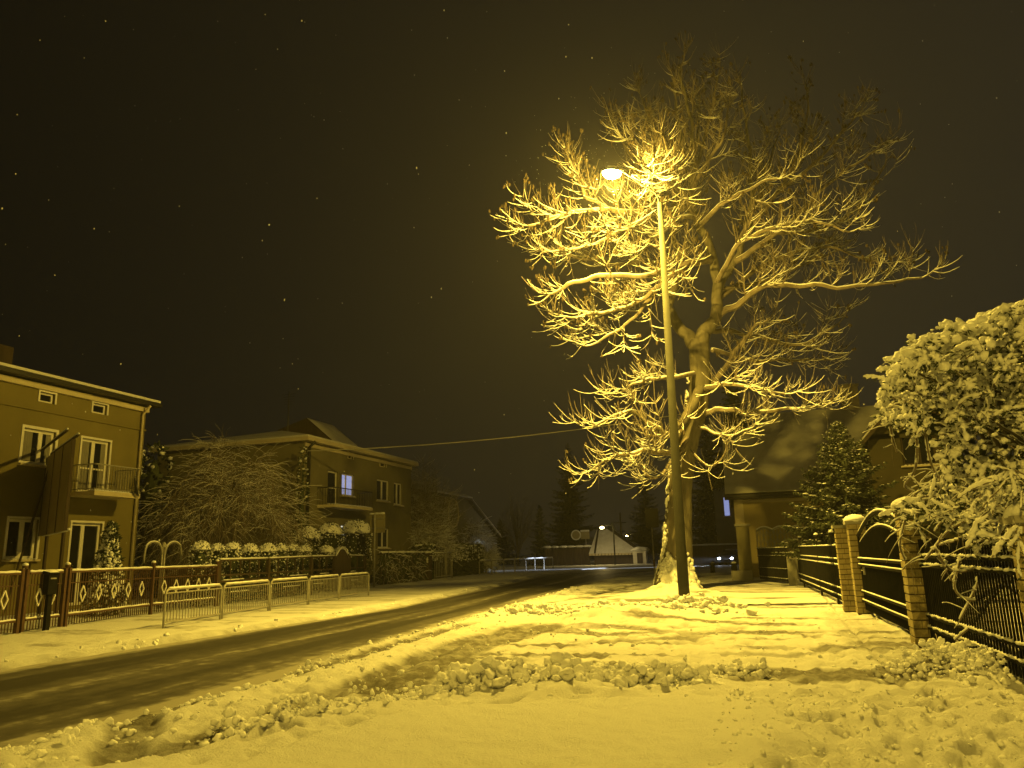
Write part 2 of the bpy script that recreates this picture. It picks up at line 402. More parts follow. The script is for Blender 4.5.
# ------------------------------------------------------------------ snow piles and crumbs
def clod(b, c, r, rng):
    off = V((rng.uniform(0, 90), rng.uniform(0, 90), rng.uniform(0, 90))); sub = 3 if r > .05 else (2 if r > .02 else 1)
    s = V((r, r * rng.uniform(.7, 1.1), r * rng.uniform(.7, 1.1))); vs, fs = ICO[sub]
    cuts = [(V((rng.gauss(0, 1), rng.gauss(0, 1), rng.gauss(0, 1))).normalized(), rng.uniform(.45, .85)) for _ in range(5)]
    out = []
    for p in vs:
        k = 1 + .5 * mnoise.noise(p * 1.5 + off) + .28 * mnoise.noise(p * 4 + off) + .14 * mnoise.noise(p * 9 + off)
        q = p * k
        for n, h in cuts:
            e = q.dot(n) - h
            if e > 0: q = q - n * e * .8
        out.append(c + V((q.x * s.x, q.y * s.y, q.z * s.z)))
    b.add(out, fs)
def clods(b, rng, path, n, spread, rmin, rmax, sink=.35, peak=None):
    P = [G(*p) for p in path]
    L = [0]
    for i in range(len(P) - 1): L.append(L[-1] + (P[i + 1] - P[i]).length)
    for _ in range(n):
        t = rng.random() * L[-1]
        i = max(k for k in range(len(P) - 1) if L[k] <= t) if t > 0 else 0
        k = (t - L[i]) / (L[i + 1] - L[i]); c = P[i].lerp(P[i + 1], k)
        g = rng.gauss(0, 1); c = c + V((rng.gauss(0, spread), g * spread, 0))
        r = rmin + (rmax - rmin) * rng.random() ** 2.4
        z = gz(c.x, c.y)
        up = rng.random() * .19 * math.exp(-g * g) if peak and rng.random() < peak else 0
        c.z = z + r * (1 - 2 * sink * rng.random()) * .6 + up
        clod(b, c, r, rng)
rng = random.Random(4)
b = MB()
clods(b, rng, [(450, 693), (500, 688), (560, 682), (690, 684)], 1150, .20, .010, .085, peak=.7); clods(b, rng, [(345, 708), (400, 699), (470, 690)], 260, .14, .008, .04, peak=.2)
clods(b, rng, [(480, 685), (600, 682)], 330, .18, .02, .11, peak=.95)
tag(b.build('snow_pile', M['snow'], loc=G(545, 690), smooth=True), 'long low heap of shovelled snow clods across the pavement edge of the smooth drift', 'snow pile')
b = MB(); clods(b, rng, [(222, 738), (262, 726), (318, 714)], 420, .13, .008, .06, peak=.6)
tag(b.build('snow_pile', M['snow'], loc=G(270, 725), smooth=True), 'string of snow clods beside the tyre ruts near the road edge', 'snow pile')
b = MB(); clods(b, rng, [(530, 612), (600, 612), (660, 612), (715, 612)], 800, .6, .02, .13, peak=.6)
tag(b.build('snow_pile', M['snow'], loc=G(630, 612), smooth=True), 'wide ridge of rough snow at the foot of the street lamp', 'snow pile')
b = MB(); clods(b, rng, [(905, 676), (950, 672), (1005, 684)], 1300, .26, .008, .05, peak=.5); clods(b, rng, [(950, 668), (1008, 680)], 420, .18, .012, .07, peak=.8)
tag(b.build('snow_pile', M['snow'], loc=G(960, 672), smooth=True), 'heaped shovelled snow against the black railing between two brick piers', 'snow pile')
b = MB()
clods(b, rng, [(720, 676), (770, 672)], 170, .16, .01, .06, peak=.5)
tag(b.build('snow_pile', M['snow'], loc=G(745, 674), smooth=True), 'small scatter of snow lumps between the long heap and the brick piers', 'snow pile')
b = MB()
for _ in range(1500):
    y = 4.5 + 32 * rng.random() ** 1.7; xl, xr = road_edges(y)
    c = V((xr + .1 + abs(rng.gauss(0, .55)), y, 0)) if rng.random() < .72 else V((xl - .1 - abs(rng.gauss(0, .3)), y, 0))
    r = .012 + .05 * rng.random() ** 3; c.z = gz(c.x, c.y) + r * .1
    clod(b, c, r, rng)
for _ in range(900):
    c = V((rng.uniform(-6, 2.2), 4 + 18 * rng.random() ** 1.5, 0)); r = .008 + .03 * rng.random() ** 3
    if -4.6 < c.x < .1 and c.y < 8.2: continue
    c.z = gz(c.x, c.y) + r * .2; b.blob(c, r, rng, .7, 1)
for _ in range(1600):
    c = V((rng.uniform(-.5, 3.2), 3.6 + 6 * rng.random(), 0)); r = .008 + .026 * rng.random() ** 2.5
    c.z = gz(c.x, c.y) - r * .1; clod(b, c, r, rng)
o = b.build('snow_crumbs', M['snow'], smooth=True); o['kind'] = 'stuff'; o['label'] = 'snow crumbs scattered along the road edges and pavement'; o['category'] = 'snow crumbs'

# ------------------------------------------------------------------ street lamp
def make_lamp():
    base = G(685, 606); base.z = 0
    top = atY(660, 203, base.y)
    H = top.z
    t = thing('street_lamp', 'tall grey street lamp with glowing sodium head over the pavement', 'street lamp', base)
    b = MB(); b.tube([base + V((0, 0, -.2)), base + V((0, 0, 1.4)), base + V((0, 0, 1.45)), V((top.x, base.y, H))], [.165, .16, .15, .085], 14)
    b.build('pole', M['pole'], t, smooth=True)
    b = MB(); b.box(base + V((0, -.155, .75)), (.16, .03, .5)); b.build('access_door', M['pole'], t)
    head = atY(612, 172, base.y - .2)
    b = MB()
    pth = catmull([V((top.x, base.y, H - .15)), V((top.x - .12, base.y, H + .35)), head.lerp(top, .55) + V((0, 0, .25)), head + V((.15, 0, .16))], 6)
    b.tube(pth, .032, 8); b.build('arm', M['pole'], t, smooth=True)
    d = V((-1, -.08, .12)).normalized(); sd = V((0, 1, 0)); u = sd.cross(d) * -1
    if u.z < 0: u = -u
    b = MB(); ring = []
    prof = [(-.38, .07, .05), (-.3, .13, .09), (-.05, .17, .12), (.2, .15, .1), (.34, .07, .05)]
    n = 14; vs = []
    for (x, w, h) in prof:
        for j in range(n):
            a = 2 * PI * j / n; vs.append(head + d * x + sd * w * math.cos(a) + u * (.03 + max(-.3, math.sin(a)) * h))
    fs = [(i * n + j, i * n + (j + 1) % n, (i + 1) * n + (j + 1) % n, (i + 1) * n + j) for i in range(4) for j in range(n)] + [tuple(range(n)), tuple(4 * n + j for j in reversed(range(n)))]
    b.add(vs, fs); hd = b.build('lamp_head', M['pole'], t, smooth=True)
    b = MB(); vs0, fs0 = ICO[3]
    b.add([head + d * (p.x * .31) + sd * (p.y * .19) + u * (-.02 + min(p.z, .1) * .22) for p in vs0], fs0)
    b.build('lens', M['lens'], hd, smooth=True)
    b = MB(); r2 = random.Random(2)
    b.blob(head + u * .15, (.26, .12, .05), r2, .3); b.build('snow', M['snow'], t, smooth=True)
    return head - u * .30
LAMP = make_lamp()

def light(name, kind, loc, power, col, rad=.12):
    l = bpy.data.lights.new(name, kind); l.energy = power; l.color = col
    if kind in ('POINT', 'SPOT'): l.shadow_soft_size = rad
    o = bpy.data.objects.new(name, l); o.location = loc; COL.objects.link(o); return o
SOD = (1.0, .665, .075)
light('street_lamp_side_glow', 'POINT', LAMP, 10500, SOD, .13)
def luminaire(name, loc, power, size, blend, tilt):
    l = light(name, 'SPOT', loc, power, SOD, .15); l.data.spot_size = math.radians(size); l.data.spot_blend = blend
    l.rotation_euler = V(tilt).to_track_quat('-Z', 'Y').to_euler(); return l
luminaire('street_lamp_light', LAMP, 16500, 158, .6, (.30, -.26, -1))
# the next lamp of the same row, behind the photographer
luminaire('next_street_lamp_light', V((-.5, -8.5, 11.5)), 9300, 158, .6, (.2, .3, -1))

# ------------------------------------------------------------------ bare trees
class Bare:
    """collects bark, snow and dried leaves of one tree"""
    def __init__(s, seed): s.rng = random.Random(seed); s.trunk = MB(); s.crown = MB(); s.snow = MB(); s.dry = MB()
    def tube(s, pts, rads, n=6, tgt=None, snow=1.0, cap=True):
        (tgt or s.crown).tube(pts, rads, n, cap=cap)
        if snow <= 0: return
        # snow lies along the upper side of everything that is not upright
        run = []; rr = []
        for i, p in enumerate(pts):
            t = (V(pts[min(i + 1, len(pts) - 1)]) - V(pts[max(i - 1, 0)])).normalized()
            r = rads[i]; fl = 1 - abs(t.z)
            if fl > .12:
                k = min(1, fl * 1.6)
                run.append(V(p) + V((0, 0, r * .55 + .004))); rr.append(min(.075, (r * .62 + .006) * snow * k))
            else:
                if len(run) > 1: s.snow.tube(run, rr, 5)
                run = []; rr = []
        if len(run) > 1: s.snow.tube(run, rr, 5)
    def path(s, p, d, L, n, up=0.0, wob=.25):
        pts = [V(p)]; d = V(d).normalized(); st = L / n; r = s.rng
        for i in range(n):
            d = (d + V((r.gauss(0, wob), r.gauss(0, wob), r.gauss(0, wob) + up)) * (1.0 / n ** .5)).normalized()
            pts.append(pts[-1] + d * st)
        return pts
    def twig(s, p, d, L, r0, tips=.5, up=.5, snow=1.0):
        L *= 1.25; pts = s.path(p, d, L, 5, up * .95, .20)
        s.tube(pts, [r0, r0 * .85, r0 * .7, r0 * .58, r0 * .46, r0 * .32], 4, snow=snow)
        if s.rng.random() < tips * .42:
            e = pts[-1]
            for _ in range(s.rng.randint(1, 3)):
                s.dry.blob(e + V((s.rng.gauss(0, .05), s.rng.gauss(0, .05), s.rng.gauss(0, .05))), (.045, .045, .08), s.rng, .6, 1)
        return pts
    def sub(s, p, d, L, r0, ntw, up=.35, tips=.5, tw=(.35, 1.0), snow=1.0):
        n = max(4, int(L / .3)); pts = s.path(p, d, L, n, up, .3)
        rads = [r0 * (1 - .6 * i / n) for i in range(n + 1)]
        s.tube(pts, rads, 5, snow=snow)
        for _ in range(ntw):
            k = s.rng.uniform(.15, 1.0); i = min(n - 1, int(k * n)); q = pts[i].lerp(pts[i + 1], k * n - i)
            t = (pts[i + 1] - pts[i]).normalized()
            side = t.cross(V((s.rng.gauss(0, 1), s.rng.gauss(0, 1), s.rng.gauss(0, 1)))).normalized()
            dd = t * s.rng.uniform(.3, 1.0) + side * .9 - V((0, 0, .15))
            w = s.twig(q, dd, s.rng.uniform(*tw), r0 * .34 + .005, tips, up, snow)
            if s.rng.random() < .5:
                j = s.rng.randint(1, 3); t2 = (w[j + 1] - w[j]).normalized()
                s.twig(w[j], t2 + V((s.rng.gauss(0, .6), s.rng.gauss(0, .6), s.rng.gauss(.2, .5))), s.rng.uniform(tw[0] * .6, tw[1] * .6), r0 * .35 + .005, tips, up, snow)
        s.twig(pts[-1], pts[-1] - pts[-2], s.rng.uniform(*tw), r0 * .4 + .006, tips, up, snow)
        return pts
    def limb(s, ctrl, r0, r1, nsub, sl=(.9, 2.4), ntw=7, up=.35, tips=.5, start=.2, snow=1.0, tgt=None, sides=8):
        pts = catmull(ctrl, 6); n = len(pts)
        ph = s.rng.uniform(0, 9)
        for i in range(1, n - 1):
            pts[i] = pts[i] + V((mnoise.noise(V((i * .35 + ph, 0, 0))), mnoise.noise(V((i * .35 + ph, 7, 0))), mnoise.noise(V((i * .35 + ph, 0, 7))))) * min(.14, r0 * 1.1)
        rads = [r0 + (r1 - r0) * (i / (n - 1)) ** .8 for i in range(n)]
        s.tube(pts, rads, sides, tgt, snow)
        for k in range(nsub):
            u = start + (1 - start) * (k + s.rng.random()) / nsub; i = min(n - 2, int(u * (n - 1)))
            t = (pts[i + 1] - pts[i]).normalized()
            sd = t.cross(V((s.rng.gauss(0, 1), s.rng.gauss(0, 1), s.rng.gauss(0, 1)))).normalized()
            d = t * s.rng.uniform(.5, 1.2) + sd * s.rng.uniform(.6, 1.1) + V((0, 0, .1))
            s.sub(pts[i], d, s.rng.uniform(*sl) * (1 - .35 * u), max(.015, min(.04, rads[i] * .38)), ntw, up, tips, snow=snow)
        if nsub: s.sub(pts[-1], pts[-1] - pts[-2], s.rng.uniform(*sl) * .6, r1 * .8, ntw, up, tips, snow=snow)
        return pts

def big_tree():
    T = Bare(17)
    TY = 31.3
    def P(px, py, y=TY): return atY(px, py, y)
    base = G(676, 593); base.z = 0
    t = thing('bare_tree', 'large leafless snow dusted tree rising behind the street lamp', 'tree', base)
    # trunk with root flare
    tr = catmull([V((base.x, TY, -.3)), P(676, 575), P(678, 545), P(679, 505), P(681, 470), P(688, 440), P(697, 410), P(700, 380), P(699, 350), P(698, 340)], 5)
    n = len(tr)
    vs = []; K = 22
    for i, p in enumerate(tr):
        u = i / (n - 1)
        r = .56 - .17 * u + .5 * max(0, 1 - max(0, p.z + .1) / 1.9) ** 2
        for j in range(K):
            a = 2 * PI * j / K
            rr = r * (1 + .10 * math.sin(5 * a + 1.5 + 2 * u) * max(0, 1 - p.z / 4) + .12 * mnoise.noise(V((math.cos(a) * 1.3, math.sin(a) * 1.3, p.z * .9))))
            vs.append(p + V((math.cos(a) * rr, math.sin(a) * rr, 0)))
    fs = [(i * K + j, i * K + (j + 1) % K, (i + 1) * K + (j + 1) % K, (i + 1) * K + j) for i in range(n - 1) for j in range(K)]
    T.trunk.add(vs, fs)
    # snow plastered on the flare and blown along the windward side
    for _ in range(2100):
        a = T.rng.uniform(2.5, 6.0); z = T.rng.random() ** 1.5 * 2.6
        if z > .45 and T.rng.random() < (z - .45) * (.42 if a < 3.7 else 1.0): continue
        p = tr[min(range(n), key=lambda q: abs(tr[q].z - z))]
        r = .545 + .5 * max(0, 1 - (z + .1) / 1.9) ** 2; e_ = T.rng.uniform(.05, .10)
        T.snow.blob(V((p.x + math.cos(a) * r, p.y + math.sin(a) * r, z)), (e_, e_, e_ * 1.3), T.rng, .5, 1)
    for _ in range(90):
        z = T.rng.uniform(1, 8.5); p = tr[min(range(n), key=lambda q: abs(tr[q].z - z))]
        a = T.rng.uniform(3.2, 3.9); T.snow.blob(V((p.x + math.cos(a) * .5, p.y + math.sin(a) * .5, z)), (.05, .05, T.rng.uniform(.05, .14)), T.rng, .5, 1)
    L = T.limb
    tk = T.trunk
    # ascending stems
    L([P(699, 352), P(690, 338), P(678, 326), P(669, 308), P(673, 290), P(683, 272, 31), P(676, 250, 31), P(672, 215, 31.2), P(682, 160, 31.6), P(676, 100, 32)], .30, .06, 9, (1.4, 2.8), 11, .55, .6, .5, tgt=tk)
    L([P(698, 348), P(706, 330), P(716, 316), P(717, 288), P(713, 258), P(702, 229), P(692, 206, 31), P(694, 165, 31), P(690, 120, 31), P(680, 72, 31)], .34, .05, 11, (1.4, 2.8), 11, .6, .6, .5, tgt=tk)
    L([P(717, 290), P(733, 264, 31.8), P(744, 237, 32.2), P(752, 190, 32.5), P(748, 140, 33), P(742, 90, 33)], .19, .04, 9, (1.2, 2.6), 11, .6, .6, .3, tgt=tk)
    L([P(744, 237, 32.2), P(775, 195, 32.6), P(800, 150, 33), P(808, 100, 33)], .14, .035, 9, (1.2, 2.4), 11, .6, .6, .2)
    L([P(775, 195, 32.6), P(812, 165, 32), P(846, 128, 32), P(862, 108, 32)], .09, .03, 8, (.9, 2.0), 11, .35, .6, .2)
    L([P(735, 262, 31.8), P(790, 222, 31.5), P(835, 178, 31.5), P(876, 150, 31.5)], .13, .03, 10, (.9, 2.2), 11, .4, .5, .2)
    # long arm to the right, lit along its top
    L([P(714, 318), P(740, 303), P(760, 288, 30.5), P(786, 285, 30.2), P(830, 287, 30), P(880, 284, 30), P(922, 278, 30)], .16, .035, 14, (.8, 2.2), 11, .5, .35, .2, snow=1.25)
    L([P(745, 236, 32.2), P(800, 232, 33), P(850, 215, 33.5), P(885, 165, 33.5)], .10, .03, 10, (.9, 2.0), 11, .4, .4, .2)
    L([P(717, 300), P(770, 262, 34), P(820, 248, 35), P(880, 262, 35)], .12, .03, 11, (1.0, 2.3), 11, .3, .4, .2)
    L([P(708, 330), P(750, 335, 33.5), P(800, 345, 34), P(840, 322, 34)], .12, .03, 10, (1, 2.2), 10, .25, .35, .2)
    # arms towards the lamp
    L([P(712, 259), P(690, 264, 30), P(664, 281, 28.6), P(640, 302, 27.8), P(606, 312, 27.2), P(572, 318, 27)], .17, .04, 14, (.8, 2.1), 12, .42, .45, .18, snow=1.35)
    L([P(684, 276), P(668, 284, 29.5), P(650, 298, 28.5), P(625, 326, 27.6), P(592, 345, 27.2)], .13, .035, 10, (.8, 1.8), 11, .4, .4, .25, snow=1.35)
    L([P(690, 206, 31), P(655, 214, 29), P(612, 210, 27), P(566, 214, 26), P(528, 226, 25.7)], .16, .035, 14, (.8, 2.0), 12, .4, .8, .2, snow=1.3)
    L([P(612, 210, 27), P(588, 198, 26.4), P(578, 178, 26.2), P(570, 158, 26.2)], .08, .03, 7, (.5, 1.4), 10, .5, .9, .2, snow=1.2)
    L([P(655, 214, 29), P(625, 228, 27.4), P(590, 246, 26.8), P(548, 252, 26.6)], .09, .03, 9, (.6, 1.6), 11, .35, .8, .2, snow=1.3)
    L([P(684, 274), P(660, 272, 28.5), P(640, 277, 27.4), P(598, 276, 26.4), P(562, 289, 25.8)], .12, .07, 5, (.6, 1.8), 9, .35, .6, .1, snow=1.2)
    L([P(700, 218), P(680, 218, 29.8), P(660, 232, 28.5), P(642, 250, 27.8)], .11, .035, 8, (.7, 1.8), 11, .4, .5, .25, snow=1.3)
    L([P(690, 200, 31), P(672, 180, 29.4), P(650, 165, 28), P(630, 130, 28)], .10, .03, 9, (.9, 2.0), 11, .5, .6, .2, snow=1.2)
    L([P(692, 190, 31), P(705, 165, 29), P(722, 140, 28.5), P(728, 110, 28.5)], .10, .03, 9, (.9, 2.2), 11, .5, .5, .2)
    L([P(700, 226), P(720, 206, 29.2), P(750, 188, 28.4), P(790, 175, 28.4)], .11, .03, 10, (.8, 2.0), 11, .45, .4, .2, snow=1.2)
    L([P(716, 284), P(738, 246, 29.5), P(772, 228, 28.8), P(815, 222, 28.6), P(850, 232, 28.6)], .11, .03, 11, (.8, 2.0), 11, .45, .35, .2, snow=1.2)
    L([P(692, 204, 31), P(676, 188, 27.5), P(657, 176, 24.8), P(642, 166, 23.2)], .09, .028, 9, (.3, .8), 9, .5, .3, .35, snow=1.2)
    L([P(694, 215, 31), P(682, 190, 28), P(672, 170, 25.5), P(664, 140, 24.5)], .08, .028, 9, (.5, 1.5), 9, .5, .3, .3, snow=1.1)
    # low arms
    L([P(702, 385), P(692, 405, 30.2), P(672, 433, 29.4), P(655, 428, 28.6), P(630, 412, 28), P(596, 424, 27.8)], .24, .04, 9, (.7, 1.9), 9, .45, .06, .3, snow=1.1, tgt=tk)
    L([P(684, 448), P(668, 452, 29.5), P(648, 452, 28.4), P(615, 456, 27.8), P(592, 470, 27.6)], .15, .035, 9, (.6, 1.6), 10, .55, .06, .3, snow=1.15)
    L([P(690, 432), P(672, 462, 29.5), P(655, 478, 28.8), P(640, 468, 28.4)], .10, .03, 6, (.5, 1.3), 9, .4, .06, .2, snow=1.1)
    L([P(699, 372), P(672, 378, 29), P(645, 380, 28.2), P(622, 392, 28)], .10, .03, 8, (.6, 1.5), 9, .4, .06, .2, snow=1.1)
    L([P(701, 392), P(725, 384, 29.8), P(752, 388, 29.2), P(785, 394, 29)], .11, .03, 8, (.6, 1.6), 9, .35, .06, .2, snow=1.1)
    L([P(702, 395), P(722, 372, 31.5), P(738, 348, 32), P(752, 330, 32.2), P(770, 318, 32.5)], .15, .04, 7, (.8, 2.0), 9, .4, .06, .3)
    L([P(700, 415), P(725, 410, 30.8), P(760, 412, 30.5), P(800, 408, 30.4), P(828, 404, 30.4)], .12, .03, 8, (.6, 1.6), 9, .5, .06, .25, snow=1.05)
    L([P(694, 425), P(712, 432, 30), P(730, 436, 29.6), P(752, 428, 29.6)], .06, .025, 4, (.4, .9), 7, .3, .06, .2, snow=1.1)
    L([P(686, 445), P(708, 466, 30), P(722, 458, 29.8), P(728, 440, 29.8)], .05, .025, 4, (.4, .9), 7, .5, .06, .3, snow=1.1)
    # back and interior
    for (a, bq) in (((650, 130, 35), (690, 215)), ((620, 250, 36), (676, 260)), ((720, 70, 34), (692, 180)), ((780, 130, 36), (740, 240)), ((840, 250, 37), (717, 290)),
                    ((610, 120, 33), (676, 230)), ((700, 100, 36), (690, 200)), ((640, 95, 33), (680, 180)), ((830, 360, 36), (712, 350)), ((545, 250, 30), (640, 262))):
        q = P(*a); s0 = P(*bq)
        L([s0, s0.lerp(q, .35) + V((0, 0, -.3)), s0.lerp(q, .7) + V((0, 0, -.1)), q], .10, .03, 9, (.9, 2.2), 10, .45, .55, .25, snow=.9)
    T.trunk.build('trunk', M['bark'], t, smooth=True)
    T.crown.build('crown', M['twig'], t)
    T.snow.build('snow', M['snow'], t, smooth=True)
    T.dry.build('leaves', M['dry'], t)
big_tree()

def shrub_bare(label, base, h, w, seed, name='bare_shrub', stems=16, up=.2, arch=0.0, ntw=6, nsub=7, r=.035, snow=1.0, cat='shrub', trunk=True, tw=(.25, .7), group=None, sides=5):
    T = Bare(seed); rg = T.rng; base = V(base)
    t = thing(name, label, cat, base, group)
    th = h * .18
    T.trunk.tube([base + V((0, 0, -.2)), base + V((0, 0, th))], [r * 3, r * 2.4], 8)
    for k in range(stems):
        a = 2 * PI * (k + rg.random()) / stems; o = w / 2 * math.sqrt(rg.random()) * 1.05
        e = base + V((math.cos(a) * o, math.sin(a) * o, h * (1 - .45 * (2 * o / w) ** 2) * rg.uniform(.78, 1.0)))
        s0 = base + V((0, 0, th * .8)); m = s0.lerp(e, .5) + V((0, 0, h * (.05 + arch * .3)))
        e2 = e + V((math.cos(a), math.sin(a), 0)) * w * .12 * arch + V((0, 0, -h * .35 * arch))
        ctrl = [s0, m, e] + ([e2] if arch > 0 else [])
        T.limb(ctrl, r, r * .4, nsub, (h * .14, h * .34), ntw, up, 0, .25, snow, sides=sides)
    T.trunk.build('trunk', M['bark'], t)
    T.crown.build('crown', M['twig'], t); T.snow.build('snow', M['snow'], t, smooth=True)
    return t

# ------------------------------------------------------------------ evergreens
def conifer(label, base, h, w, seed, snow=.5, tiers=None, name='conifer_tree', group=None, cat='tree', fine=1.0, bare=.06):
    rg = random.Random(seed); base = V(base)
    t = thing(name, label, cat, base, group)
    b = MB(); b.tube([base + V((0, 0, -.2)), base + V((0, 0, h * .97))], [w * .035 + .05, .015], 8); b.build('trunk', M['bark'], t)
    N = MB(); S = MB(); tiers = tiers or int(h * 2.6 / fine)
    nbr = int(tiers * 8)
    for q in range(nbr):
        u = ((q + rg.random()) / nbr) ** 1.12; z = h * (bare + (1 - bare) * u) + rg.gauss(0, h * .006)
        R = w / 2 * ((1 - u) ** .82) * rg.choice((.62, .8, .9, 1.0, 1.04, 1.12)) * rg.uniform(.9, 1.08) + .07
        a = q * 2.39996 + rg.uniform(-.5, .5)
        d = V((math.cos(a), math.sin(a), 0)); sd = V((-math.sin(a), math.cos(a), 0)); dr = rg.uniform(.16, .40); lift = rg.uniform(.0, .16) + .25 * u
        m = max(4, int(R / (.15 * fine)))
        for i in range(m):
            x = (i + rg.uniform(.2, 1)) / m; droop = -dr * R * x * (1 - .5 * x) + lift * R * x * x
            c = base + d * R * x + V((0, 0, z + droop)) + sd * rg.gauss(0, .03 * R)
            wd = (.26 * R * (1 - x) ** .6 + .13) * rg.uniform(.7, 1.15)
            for sg in (-1, 1):
                dd = (d * rg.uniform(.4, 1.1) + sd * sg * rg.uniform(.3, 1.1) + V((0, 0, rg.uniform(-.6, .1)))).normalized()
                nn = (sd * rg.uniform(-1, 1) + V((0, 0, rg.uniform(.2, .8)))).normalized()
                for _ in range(3):
                    c2 = c + V((rg.gauss(0, .25), rg.gauss(0, .25), rg.gauss(0, .12))) * wd
                    N.leaf(c2, (dd + V((rg.gauss(0, .3), rg.gauss(0, .3), rg.gauss(-.1, .3)))).normalized(), nn, wd * rg.uniform(.5, 1.1), .022 * fine + wd * .06)
                N.leaf(c, (dd + V((rg.gauss(0, .3), rg.gauss(0, .3), -.9))).normalized(), d, wd * rg.uniform(.5, 1.0), .022 * fine + wd * .07)
            if rg.random() < snow * (.35 + .65 * x):
                l = wd * rg.uniform(.2, .6)
                S.blob(c + V((0, 0, .02 * fine)) + sd * rg.uniform(-.5, .5) * wd, (l * .5 + .015, l * .35 + .015, .012 * fine + l * .10), rg, .8, 1)
    N.build('crown', M['needle'], t)
    if snow > 0: S.build('snow', M['snow'], t, smooth=True)
    return t

def round_bush(label, base, h, w, seed, snow=1.0, group=None, name='clipped_bush', pointed=0.0, low=.0, cat='bush', size=.09):
    rg = random.Random(seed); base = V(base)
    t = thing(name, label, cat, base, group)
    N = MB(); S = MB()
    off = V((rg.random() * 50, 0, 0))
    nl = int(900 * min(3, (w / 1.0) ** 1.5) * (.09 / size) ** 1.2)
    def surf(a, v):        # v 0 bottom .. 1 top
        hr = min(.5, w / 2 / h); tt = max(0, (v - (1 - hr)) / hr); bt = max(0, (.12 - v) / .12)
        r = (math.sqrt(max(0, 1 - tt * tt)) * (1 - .35 * bt) if pointed == 0 else (1 - v) ** pointed * min(1, v * 6 + .5)) * w / 2
        k = 1 + .16 * mnoise.noise(V((math.cos(a) * 1.7, math.sin(a) * 1.7, v * 3)) + off)
        return V((math.cos(a) * r * k, math.sin(a) * r * k, h * v))
    for i in range(nl):
        a = rg.random() * 6.28; v = rg.random(); p = base + surf(a, v) * V((1, 1, 1)).x * 1.0
        q = base + (p - base) * 1.0; inner = rg.uniform(.72, 1.03)
        q = base + V(((p.x - base.x) * inner, (p.y - base.y) * inner, p.z - base.z))
        nrm = V((math.cos(a), math.sin(a), (v - .4))).normalized()
        dd = (nrm + V((rg.gauss(0, .6), rg.gauss(0, .6), rg.gauss(-.1, .6)))).normalized()
        N.leaf(q, dd, nrm.cross(dd + V((.1, .2, .3))).normalized(), rg.uniform(size, size * 2), size * .45)
    b = MB(); b.tube([base + V((0, 0, -.1)), base + V((0, 0, h * .7))], [.05 + w * .02, .02], 6); b.build('trunk', M['bark'], t)
    # inner mass of foliage keeps the bush opaque
    b2 = ICO[2]; N.add([base + V((p.x * w * .36 if pointed == 0 else p.x * w * .36 * (1 - (p.z + 1) / 2) ** .8, p.y * w * .34 if pointed == 0 else p.y * w * .36 * (1 - (p.z + 1) / 2) ** .8, h * (.5 + p.z * .42))) for p in b2[0]], b2[1])
    ns = int(330 * snow * min(3.5, w ** 1.2))
    for i in range(ns):
        a = rg.random() * 6.28
        v = 1 - rg.random() ** 1.3 * (.62 if pointed == 0 else .95)
        p = base + surf(a, v); e = size * rg.uniform(.35, 1.0) * (1.1 if v > .75 and pointed == 0 else .8)
        S.blob(p + V((0, 0, .01)), (e * .8, e * .8, e * .7), rg, .8, 1)
    if pointed == 0 and snow > .6:
        hr = min(h * .5, w / 2); vs, fs = ICO[3]; o2 = V((rg.random() * 50, 3, 0)); lim = .28
        S.add([base + V((p.x * w * .49, p.y * w * .49, h - hr + max(p.z, lim - .1 + .25 * mnoise.noise(V((p.x * 5, p.y * 5, 0)) + o2)) * hr * 1.04)) * 1.0 if True else 0 for p in [q * (1 + .10 * mnoise.noise(q * 3 + o2) + .05 * mnoise.noise(q * 8 + o2)) for q in vs]], fs)
    if False:      # the pillow of snow on the very top
        for i in range(int(46 * snow)):
            a = rg.random() * 6.28; v = 1 - .26 * rg.random() ** 1.1; p = base + surf(a, v)
            S.blob(p, (w * .11, w * .11, w * .07), rg, .8, 2)
    N.build('foliage', M['leaf'], t); S.build('snow', M['snow'], t, smooth=True)
    return t

# ------------------------------------------------------------------ walls with openings
def wall(b, O, u, n, u0, u1, z0, z1, ops, thick=.22, mi=0):
    """outer face of a wall in the plane O + u*U + z, with reveals in each opening (a,b,c,d)"""
    O = V(O); u = V(u); n = V(n); z = V((0, 0, 1))
    us = sorted({u0, u1, *[q for o in ops for q in o[:2]]}); zs = sorted({z0, z1, *[q for o in ops for q in o[2:4]]})
    P = lambda a, c, k=0.0: O + u * a + z * c - n * k
    for a, a2 in zip(us[:-1], us[1:]):
        for c, c2 in zip(zs[:-1], zs[1:]):
            mu, mz = (a + a2) / 2, (c + c2) / 2
            if any(o[0] < mu < o[1] and o[2] < mz < o[3] for o in ops): continue
            b.quad(P(a, c), P(a2, c), P(a2, c2), P(a, c2), mi)
    for a, a2, c, c2 in [o[:4] for o in ops]:
        for (p, q) in (((a, c), (a2, c)), ((a2, c), (a2, c2)), ((a2, c2), (a, c2)), ((a, c2), (a, c))):
            b.quad(P(*p), P(*p, thick), P(*q, thick), P(*q), mi)
